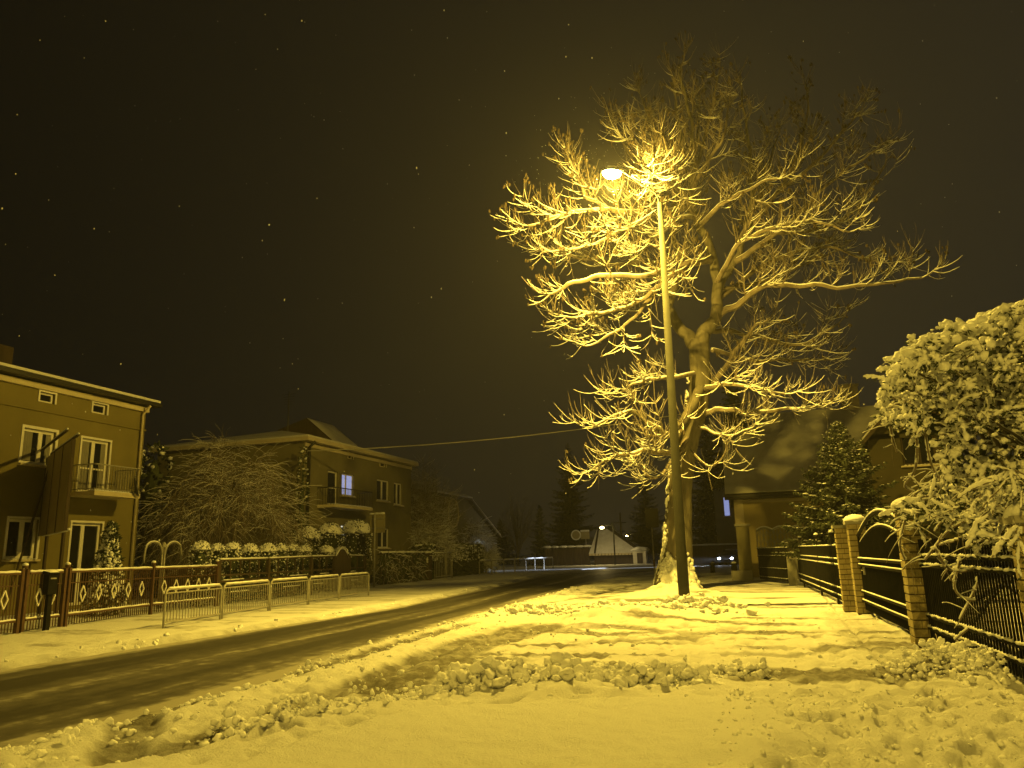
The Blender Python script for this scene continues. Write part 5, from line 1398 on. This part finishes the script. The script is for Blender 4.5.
for k in range(60):
    T.snow.blob(A.lerp(B, T.rng.random()) + V((T.rng.uniform(-.15, .2), 0, zt + .05)), (.16, .2, .07), T.rng, .5, 1)
T.crown.build('twigs', M['twig'], t); T.snow.build('snow', M['snow'], t, smooth=True)
N = MB()
for k in range(1500):
    p = A.lerp(B, rng.random()) + V((rng.uniform(-.2, .2), 0, zt * rng.random())); dd_ = V((rng.gauss(0, 1), rng.gauss(0, 1), rng.gauss(-.4, .6))).normalized(); N.leaf(p, dd_, dd_.orthogonal(), .22, .07)
N.build('leaves', M['leaf'], t)
pz = B + V((.15, .2, 0)); ht = atY(425, 553, pz.y).z
t = thing('gate_post', 'dark wooden gate post with a small white plate at the overgrown fence', 'post', pz)
b = MB(); b.box(pz + Z * (ht / 2 - .1), (.5, .5, ht + .2)); b.build('shaft', M['wood'], t)
b = MB(); b.box(pz + V((.1, -.262, ht - .45)), (.16, .02, .42)); b.build('plate', M['white'], t)
b = MB(); b.blob(pz + Z * (ht + .03), (.34, .34, .1), rng, .3); b.build('snow', M['snow'], t, smooth=True)
A2, B2 = pz + V((.3, .6, 0)), C + V((0, 0, 0))
t = thing('metal_gate', 'simple thin barred gate left of the long trimmed hedge', 'gate', A2)
zt = atY(445, 553, B2.y).z; b = MB(); b.bar(A2 + Z * zt, B2 + Z * zt, .05, .05); b.bar(A2 + Z * .2, B2 + Z * .2, .05, .05)
for i in range(12): b.bar(A2.lerp(B2, i / 11) + Z * .05, A2.lerp(B2, i / 11) + Z * zt, .03, .03)
b.build('bars', M['galv'], t)
for i in (7, 11):
    b = MB(); q = A2.lerp(B2, i / 11); b.tube([q, q + Z * (zt + .15)], .07, 8); b.build('post', M['galv'], t, smooth=True)
b = MB(); b.tube([A2 + Z * (zt + .04), B2 + Z * (zt + .04)], .04, 5); b.build('snow', M['snow'], t, smooth=True)

# long trimmed hedge
A = V((*G(455, 579).xy, 0)); B = V((*G(506, 573).xy, 0)); A = A + V((-2.6, 0, 0)); B = B + V((-2.6, 0, 0)); d = (B - A).normalized(); sd = d.cross(Z)
zt = atY(480, 545, (A.y + B.y) / 2).z; L = (B - A).length
t = thing('trimmed_hedge', 'long box shaped hedge topped with snow behind the bare hoop rails', 'hedge', A)
b = MB(); b.obox((A + B) / 2 + Z * (zt * .47), d * (L / 2 - .1), sd * .55, Z * (zt * .47)); 
for k in range(5200):
    u, v = rng.random(), rng.random(); f = rng.random()
    if f < .55: p = A.lerp(B, u) + sd * (.6 + rng.gauss(0, .05)) + Z * zt * v
    elif f < .8: p = A.lerp(B, u) + sd * rng.uniform(-.6, .6) + Z * (zt + rng.gauss(0, .05))
    elif f < .9: p = A.lerp(B, u) - sd * .6 + Z * zt * v
    else: p = A.lerp(B, 0 if rng.random() < .6 else 1) + sd * rng.uniform(-.6, .6) + Z * zt * v
    dd_ = V((rng.gauss(0, 1), rng.gauss(0, 1), rng.gauss(0, 1))).normalized(); b.leaf(p, dd_, dd_.orthogonal(), .2, .06)
b.build('foliage', M['leaf'], t)
b = MB()
for k in range(520):
    v = rng.random() ** 2.6; p = A.lerp(B, rng.random()) + sd * (rng.uniform(-.55, .6) if v < .12 else .62) + Z * (zt * (1 - .55 * v) + .03); b.blob(p, (.18, .18, .10) if v < .12 else (.09, .09, .09), rng, .6, 1)
b.build('snow', M['snow'], t, smooth=True)
# snowy twiggy shrubs at the hedge's far end
for k, (px, py, w, lb) in enumerate(((512, 549, 26, 'bent snowy shrub at the far end of the trimmed hedge'), (530, 546, 26, 'arching snowy shrub beyond the hedge near the capped fence'))):
    q = G(px, 573); h = atY(px, py, q.y).z
    shrub_bare(lb, (q.x - 4.6, q.y + 2, 0), h * .95, .4 * w * depth_px(q), 80 + k, 'arching_shrub', 22, -.05, .35, 6, 7, .04, 1.7, tw=(.4, 1.0))

# bare hoop rails further down the kerb
q = [V((*G(*v).xy, 0)) for v in ((479.5, 575.5), (492, 574.4), (504, 573.2), (515, 572.1), (526, 571.0), (535, 570.2), (544, 569.4), (553, 568.6))]
hl = ['first bare hoop rail beside the trimmed hedge', 'second bare hoop rail from the hedge end', 'third bare hoop rail from the hedge end', 'fourth bare hoop rail, middle of the far row', 'fifth bare hoop rail from the hedge end', 'sixth bare hoop rail, next to last of the far row', 'last bare hoop rail, close to the capped fence']
for k in range(7):
    A, B = q[k], q[k + 1]; h = atY(480 + k * 10, 559, A.y).z if False else 1.12; 
    t = MB(); t.tube([A - Z * .2, A + Z * (h - .1), A.lerp(B, .06) + Z * h, A.lerp(B, .94) + Z * h, B + Z * (h - .1), B - Z * .2], .05, 6)
    o = thing('hoop_rail', hl[k], 'barrier', A, 'bare hoop rails along the far kerb'); fr = t.build('frame', M['galv'], o)
    t = MB(); t.tube([A.lerp(B, .06) + Z * (h + .05), A.lerp(B, .94) + Z * (h + .05)], .05, 5); t.build('snow', M['snow'], fr, smooth=True)

# capped fence
A = V((*G(553, 566.2).xy, 0)) + V((-1.5, 3, 0)); B = V((*G(588, 564.8).xy, 0))
t = thing('capped_fence', 'dark fence of posts with snow caps beyond the hoop rails', 'fence', A); zt = atY(565, 547, A.y).z
b = MB(); n = 60
for i in range(n): b.bar(A.lerp(B, i / n), A.lerp(B, i / n) + Z * (zt - .25), .1, .06)
b.bar(A + Z * (zt - .3), B + Z * (zt - .3), .1, .1); b.build('bars', M['wood'], t)
for i in range(6):
    c = A.lerp(B, i / 5); b = MB(); b.box(c + Z * zt / 2, (.5, .5, zt)); po = b.build('post', M['wood'], t); b = MB(); b.blob(c + Z * (zt + .05), (.65, .65, .16), rng, .3); b.build('snow', M['snow'], po, smooth=True)

# two signs on one post, seen from behind
c = V((*G(587, 564.5).xy, 0)); s = depth_px(c)
t = thing('road_sign', 'far post with a round and an oblong sign before the steep snowy roof', 'road sign', c)
b = MB(); zt = atY(587, 530, c.y).z; b.tube([c - Z * .2, c + Z * zt], .08, 6); b.build('post', M['galv'], t)
for px, nm in ((576, 'round_plate'), (585, 'oblong_plate')):
    e = atY(px, 535, c.y - .1); b = MB()
    if nm == 'round_plate': b.prism([e + V((math.cos(i * PI / 12), 0, math.sin(i * PI / 12))) * 4.4 * s for i in range(24)], (0, .04, 0))
    else: b.box(e, (9 * s, .04, 8 * s))
    pl = b.build(nm, M['signback'], t); b = MB()
    if nm == 'round_plate': b.tube([e + V((math.cos(i * PI / 12), 0, math.sin(i * PI / 12))) * 4.6 * s for i in range(-2, 27)], .09, 5)
    else: b.tube([e + V((-4.5 * s, 0, 4.2 * s)), e + V((4.5 * s, 0, 4.2 * s))], .12, 5)
    b.build('snow', M['snow'], pl)

# low building with a steep snow covered roof
Yb = 100.0
def hut():
    a, bb_, c = atY(589, 559, Yb), atY(642, 557, Yb), atY(600, 529, Yb + 3)
    t = thing('snowy_roof_house', 'low house under a steep snow covered roof at the far road bend', 'house', ((a.x + bb_.x) / 2, Yb + 3, 0))
    ez = atY(620, 553, Yb).z; D = 7
    b = MB(); b.box(((a.x + bb_.x) / 2, Yb + D / 2, ez / 2 - .2), (bb_.x - a.x - 1.2, D - 1, ez + .2)); b.build('wall', M['wood'], t)
    tx0, tx1 = c.x - .5, c.x + 1.0; zr = c.z; my = Yb + D / 2
    P = [V((a.x, Yb, ez)), V((bb_.x, Yb, ez)), V((bb_.x, Yb + D, ez)), V((a.x, Yb + D, ez)), V((tx0, my, zr)), V((tx1, my, zr))]
    b = MB(); b.add(P, [(0, 1, 5, 4), (1, 2, 5), (2, 3, 4, 5), (3, 0, 4), (3, 2, 1, 0)]); rf = b.build('roof', M['roofsnow'], t)
    b = MB(); q0, q1 = P[0].lerp(P[4], .0), P[1]
    for i in range(16): b.box(V((a.x + (bb_.x - a.x) * (i + .5) / 16, Yb - .06, ez - .12)), (.34, .1, .26))
    b.build('eaves_teeth', M['trim'], rf)
    b = MB(); b.bar(P[1] + V((0, -.03, .12)), P[5] + V((0, -.05, .15)), .25, .3); b.bar(P[0].lerp(P[1], .12) + V((0, -.05, .1)), P[4] + V((.2, -.05, .12)), .2, .2); b.build('verge', M['gutter'], rf)
    w = atY(640, 551, Yb - 1.5)
    t = thing('kiosk', 'small pale kiosk under a thick snow cap beside the low house', 'kiosk', (w.x, Yb - 1.5, 0))
    b = MB(); b.box((w.x, Yb - 1.5, w.z / 2), (1.6, 1.4, w.z)); b.build('wall', M['white'], t); b = MB(); b.box((w.x + .05, Yb - 2.22, w.z * .45), (.7, .05, w.z * .8)); b.build('door', M['wood'], t)
    b = MB(); b.blob((w.x, Yb - 1.5, w.z + .15), (1.1, 1.0, .35), rng, .3, 3); b.build('roof', M['snow'], t, smooth=True)
hut()

# far lamps and poles
for px, py, yy, pw, lb in ((602, 528, 95, 420, 'distant lit street lamp above the low snowy roof'), (627, 536, 165, 700, 'tiny farthest lit street lamp beside the utility pole')):
    e = atY(px, py, yy); base = V((e.x + 1.4, yy, 0)); t = thing('far_street_lamp', lb, 'street lamp', base)
    b = MB(); b.tube([base, base + Z * (e.z + .3)], .1, 6); b.build('pole', M['pole'], t); b = MB(); b.tube([base + Z * (e.z + .3), e + Z * .3], .05, 6); b.build('arm', M['pole'], t)
    b = MB(); b.box(e + Z * .27, (.7, .3, .16)); hd = b.build('lamp_head', M['pole'], t); b = MB(); b.blob(e + Z * .05, (.32, .2, .16), rng, 0, 2); b.build('lens', M['farlens'], hd)
    light('far_street_lamp_light', 'POINT', e - Z * .35, pw, (1.0, .74, .25), .2)
e = atY(620, 513, 130); base = V((e.x, 130, 0)); t = thing('utility_pole', 'thin distant utility pole with a crossbar beside the far lamps', 'utility pole', base)
b = MB(); b.tube([base, V((e.x, 130, e.z))], [.22, .16], 6); b.build('shaft', M['concrete'], t); b = MB(); b.bar((e.x - 1, 130, e.z - 1.6), (e.x + 1, 130, e.z - 1.6), .14, .14); b.bar((e.x - .7, 130, e.z - 3), (e.x + .7, 130, e.z - 3), .14, .14); b.build('crossbar', M['gutter'], t)

# sign between tree and far road
c = V((*G(655, 577).xy, 0)); s = depth_px(c)
t = thing('road_sign', 'dark oblong sign board on a thin post left of the big tree trunk', 'road sign', c)
zt = atY(653, 508, c.y).z; b = MB(); b.tube([c - Z * .2, c + Z * zt], .05, 6); b.build('post', M['galv'], t)
b = MB(); e = atY(652, 518, c.y - .08); b.box(e, (13 * s, .05, 19 * s)); b.build('plate', M['gutter'], t)
b = MB(); e = atY(655, 562, c.y - .07); b.tube([c + Z * (e.z - .25), c + Z * (e.z + .15)], .07, 6); b.build('sleeve', M['brown'], t)

# bollards by the road mouth
for px, py, h, lb in ((713, 573, 10, 'short dark bollard beside the tree shadow on the pavement'), (735, 577, 14, 'dark bollard at the corner of the cream house with a snow cap')):
    c = V((*G(px, py).xy, 0)); hh = h * depth_px(c); t = thing('bollard', lb, 'bollard', c)
    b = MB(); b.tube([c - Z * .1, c + Z * hh * .9, c + Z * hh], [.16, .16, .10], 10); b.build('shaft', M['darkmetal'], t); b = MB(); b.blob(c + Z * hh, (.15, .15, .07), rng, .1); b.build('snow', M['snow'], t, smooth=True)
# low white rail across the road mouth
A = V((*G(692, 566).xy, 0)) ; Yr = 88.0
a, bq = atY(688, 545, Yr), atY(738, 545, Yr)
t = thing('garden_wall', 'low snow topped wall across the road behind the car', 'wall', (a.x, Yr, 0))
b = MB(); b.box(((a.x + bq.x) / 2 + 1, Yr, a.z / 2 - .1), (bq.x - a.x + 4, .3, a.z + .0)); b.build('masonry', M['wood'], t)
b = MB(); snow_slab(b, rng, (a.x - 1, Yr - .18, a.z - .1), UX, UY, bq.x - a.x + 4, .36, .16, 30, 6); b.build('snow', M['snow'], t, smooth=True)

# ------------------------------------------------------------------ approaching car
def car():
    c = V((*G(727, 564.5).xy, 0)); c.y = min(c.y, 84); q = atY(731, 560, c.y); c = V((q.x, c.y, -.03))
    hdg = math.radians(192)          # nose direction
    f = V((math.sin(hdg), math.cos(hdg), 0)); s = V((f.y, -f.x, 0))
    t = thing('parked_car', 'dark car with lit headlights coming out of the far bend', 'car', c)
    t.name = 'car'; ORG['car'] = c
    P = lambda x, y, z: c + f * x + s * y + Z * z
    prof = [(2.1, .35, .70), (2.15, .6, .78), (1.95, .82, .84), (.95, .98, .86)]
    b = MB()
    side = [(2.12, .28), (2.16, .62), (1.95, .80), (.95, .98), (-1.9, 1.0), (-2.1, .85), (-2.1, .3)]
    for sg in (1,):
        n = len(side); vs = [P(x, .86 * (1 - .06 * (abs(x) > 1.9)), z) for x, z in side] + [P(x, -.86 * (1 - .06 * (abs(x) > 1.9)), z) for x, z in side]
        b.add(vs, [tuple(range(n)), tuple(reversed(range(n, 2 * n)))] + [(i, n + i, n + (i + 1) % n, (i + 1) % n) for i in range(n)])
    cab = [(.95, .985), (.25, 1.46), (-1.2, 1.48), (-1.95, 1.005)]
    n = 4; vs = [P(x, .78 - .16 * (z > 1.2), z) for x, z in cab] + [P(x, -(.78 - .16 * (z > 1.2)), z) for x, z in cab]
    b.add(vs, [tuple(range(n)), tuple(reversed(range(n, 2 * n)))] + [(i, n + i, n + (i + 1) % n, (i + 1) % n) for i in range(n)])
    b.build('body', M['carpaint'], t)
    b = MB(); w = [P(.90, .70, 1.04), P(.90, -.70, 1.04), P(.30, -.60, 1.42), P(.30, .60, 1.42)]; nn = (w[1] - w[0]).cross(w[3] - w[0]).normalized(); nn = nn if nn.dot(f) > 0 else -nn
    b.prism(w, nn * .03); b.build('windscreen', M['glass'], t)
    for sg in (-1, 1):
        b = MB(); b.prism([P(.75, sg * .79, 1.02), P(.22, sg * .665, 1.40), P(-1.15, sg * .665, 1.42), P(-1.7, sg * .79, 1.04)], s * sg * .02); b.build('side_window', M['glass'], t)
        b = MB(); b.blob(P(2.13, sg * .62, .66), (.13, .13, .10), rng, 0, 2); b.build('headlight', M['headlight'], t)
        b = MB(); b.blob(P(.85, sg * .98, 1.05), (.1, .13, .09), rng, 0, 1); b.build('mirror', M['carpaint'], t)
        for x in (1.35, -1.3):
            b = MB(); b.tube([P(x, sg * .68, .31), P(x, sg * .88, .31)], .31, 16); wh = b.build('wheel', M['tyre'], t); b = MB(); b.tube([P(x, sg * .881, .31), P(x, sg * .892, .31)], .19, 12); b.build('rim', M['galv'], wh)
    b = MB(); b.obox(P(2.165, 0, .45), s * .5, f * .015, Z * .1); b.build('grille', M['darkmetal'], t)
    b = MB(); snow_slab(b, rng, P(-1.15, -.55, 1.485), f, s, 1.35, 1.1, .05, 8, 8); b.build('snow', M['snow'], t, smooth=True)
    for sg in (-1, 1):
        l = light('headlight_beam', 'SPOT', P(2.32, sg * .62, .66), 20000, (.75, .85, 1.0), .06)
        l.data.spot_size = math.radians(24); l.data.spot_blend = .6
        aim = (V((-15.0, 77, 0)) - l.location); aim.z = 0; aim = aim.normalized() + V((0, 0, -.085)); l.rotation_euler = aim.to_track_quat('-Z', 'Y').to_euler()
car()

# ------------------------------------------------------------------ far trees
conifer('tall dark spruce standing behind the capped fence', (atY(572, 555, 118).x, 118, 0), atY(570, 443, 118).z, 10.4, 101, snow=.0, tiers=26, name='spruce_tree', fine=1.5)
conifer('smaller dark conifer left of the tall spruce', (atY(541, 555, 100).x, 100, 0), atY(541, 505, 100).z, 4.4, 102, snow=.0, tiers=16, name='spruce_tree', fine=1.5)
shrub_bare('faint bushy tree above the arching shrubs', (atY(518, 555, 104).x, 104, 0), atY(520, 492, 104).z, 4.8, 103, 'far_tree', 16, .2, 0, 6, 7, .06, 0, cat='tree', tw=(.6, 1.6))
conifer('dark conifer beyond the road right of the far lamps', (atY(648, 555, 112).x, 112, 0), atY(645, 474, 112).z, 8.2, 104, snow=.0, tiers=20, name='spruce_tree', fine=1.5)
conifer('tall dark conifer just left of the cream house roof', (atY(716, 555, 98).x, 98, 0), atY(722, 392, 98).z, 9.0, 105, snow=.22, tiers=28, name='spruce_tree', fine=1.5)
conifer('very dark conifer crown rising behind the cream house roof edge', (atY(742, 500, 60).x, 60, 0), atY(738, 372, 60).z, 5.0, 106, snow=.0, tiers=26, name='spruce_tree', fine=1.5, bare=.42)
# far row of trees closing the street
for k, (px, py, w, yy, lb) in enumerate(((395, 520, 60, 125, 'far dark tree behind the dense bare shrub'), (500, 520, 46, 130, 'far dark tree above the trimmed hedge'), (612, 522, 30, 170, 'far dark tree between tall spruce and utility pole'), (680, 500, 40, 120, 'far dark tree directly behind the big trunk'))):
    e = atY(px, py, yy); conifer(lb, (e.x, yy, 0), e.z, w * depth_px(e), 110 + k, snow=0, tiers=14, name='far_tree', fine=2.4)

# ------------------------------------------------------------------ overhead cable
a = atX(305, 451, -23.9); e = atY(752, 401, 47.5); m1 = atY(580, 428, 44)
t = MB(); pts = []
for i in range(41):
    w = i / 40; p = a.lerp(e, w); sag = -4 * w * (1 - w) * .55; pts.append(p + Z * sag)
t.tube(pts, .028, 5); tag(t.build('overhead_cable', M['cable'], loc=a), 'thin snow coated cable from the grey house to the cream house roof', 'cable')

# ------------------------------------------------------------------ falling snow
b = MB(); rg = random.Random(77)
for k in range(380):
    D = 2.5 + 30 * rg.random() ** .8; d = ray(rg.uniform(-80, 1100), rg.uniform(-60, 620)); p = CAMPOS + d * (D / d.dot(_f))
    if p.z < .3: continue
    r = rg.uniform(.003, .0075) * (1 if D > 6 else .5); b.blob(p, (r, r, r * rg.uniform(1, 2.2)), rg, .6, 1)
for k in range(320):  # extra flakes crowded round the lamp, added to read as its halo
    p = LAMP + V((rg.gauss(0, 1.3), rg.gauss(-.6, 1.5), rg.gauss(-.3, 1.2))); r = rg.uniform(.003, .008); b.blob(p, (r, r, r * rg.uniform(1, 2)), rg, .6, 1)
o = b.build('falling_snow', M['snow']); o['kind'] = 'stuff'; o['label'] = 'snowflakes drifting through the night air'; o['category'] = 'snowflakes'

# ------------------------------------------------------------------ haze, sky, settings
b = MB(); b.box((-10, 90, 21.5), (460, 300, 46)); hz = b.build('haze', M['snow']); hz['kind'] = 'stuff'
hm = bpy.data.materials.new('snowy_air'); hm.use_nodes = True; nt = hm.node_tree; nt.nodes.remove(nt.nodes['Principled BSDF'])
vp = nt.nodes.new('ShaderNodeVolumePrincipled'); vp.inputs['Color'].default_value = (.92, .92, .94, 1); vp.inputs['Density'].default_value = .0006; vp.inputs['Anisotropy'].default_value = .35
nt.links.new(vp.outputs[0], nt.nodes['Material Output'].inputs['Volume']); hz.data.materials.clear(); hz.data.materials.append(hm)
hz['label'] = 'snowy night air filling the street'; hz['category'] = 'haze'
W = bpy.data.worlds.new('World'); SC.world = W; W.use_nodes = True; nt = W.node_tree; bg = nt.nodes['Background']
sky = nt.nodes.new('ShaderNodeTexSky'); sky.sky_type = 'NISHITA'; sky.sun_disc = False; sky.sun_elevation = math.radians(-4); sky.sun_rotation = math.radians(60)
nt.links.new(sky.outputs[0], bg.inputs['Color']); bg.inputs['Strength'].default_value = .01
bg2 = nt.nodes.new('ShaderNodeBackground'); bg2.inputs['Color'].default_value = (.0155, .0128, .0072, 1)   # low cloud lit by the town, brighter towards its centre
tc = nt.nodes.new('ShaderNodeTexCoord'); dt = nt.nodes.new('ShaderNodeVectorMath'); dt.operation = 'DOT_PRODUCT'; dt.inputs[1].default_value = (.93, .2, -.3)
nt.links.new(tc.outputs['Generated'], dt.inputs[0]); mr = nt.nodes.new('ShaderNodeMapRange'); mr.inputs['From Min'].default_value = -.75; mr.inputs['From Max'].default_value = .35
mr.inputs['To Min'].default_value = .28; mr.inputs['To Max'].default_value = 1.35; nt.links.new(dt.outputs['Value'], mr.inputs['Value']); nt.links.new(mr.outputs['Result'], bg2.inputs['Strength'])
ad = nt.nodes.new('ShaderNodeAddShader'); nt.links.new(bg.outputs[0], ad.inputs[0]); nt.links.new(bg2.outputs[0], ad.inputs[1]); nt.links.new(ad.outputs[0], nt.nodes['World Output'].inputs['Surface'])
SC.view_settings.view_transform = 'Standard'; SC.view_settings.look = 'None'; SC.view_settings.exposure = -0.12; SC.view_settings.gamma = 1
SC.render.engine = 'CYCLES'; cy = SC.cycles
cy.use_denoising = True; cy.max_bounces = 5; cy.diffuse_bounces = 3; cy.glossy_bounces = 2; cy.volume_bounces = 0; cy.transmission_bounces = 2; cy.sample_clamp_indirect = 3
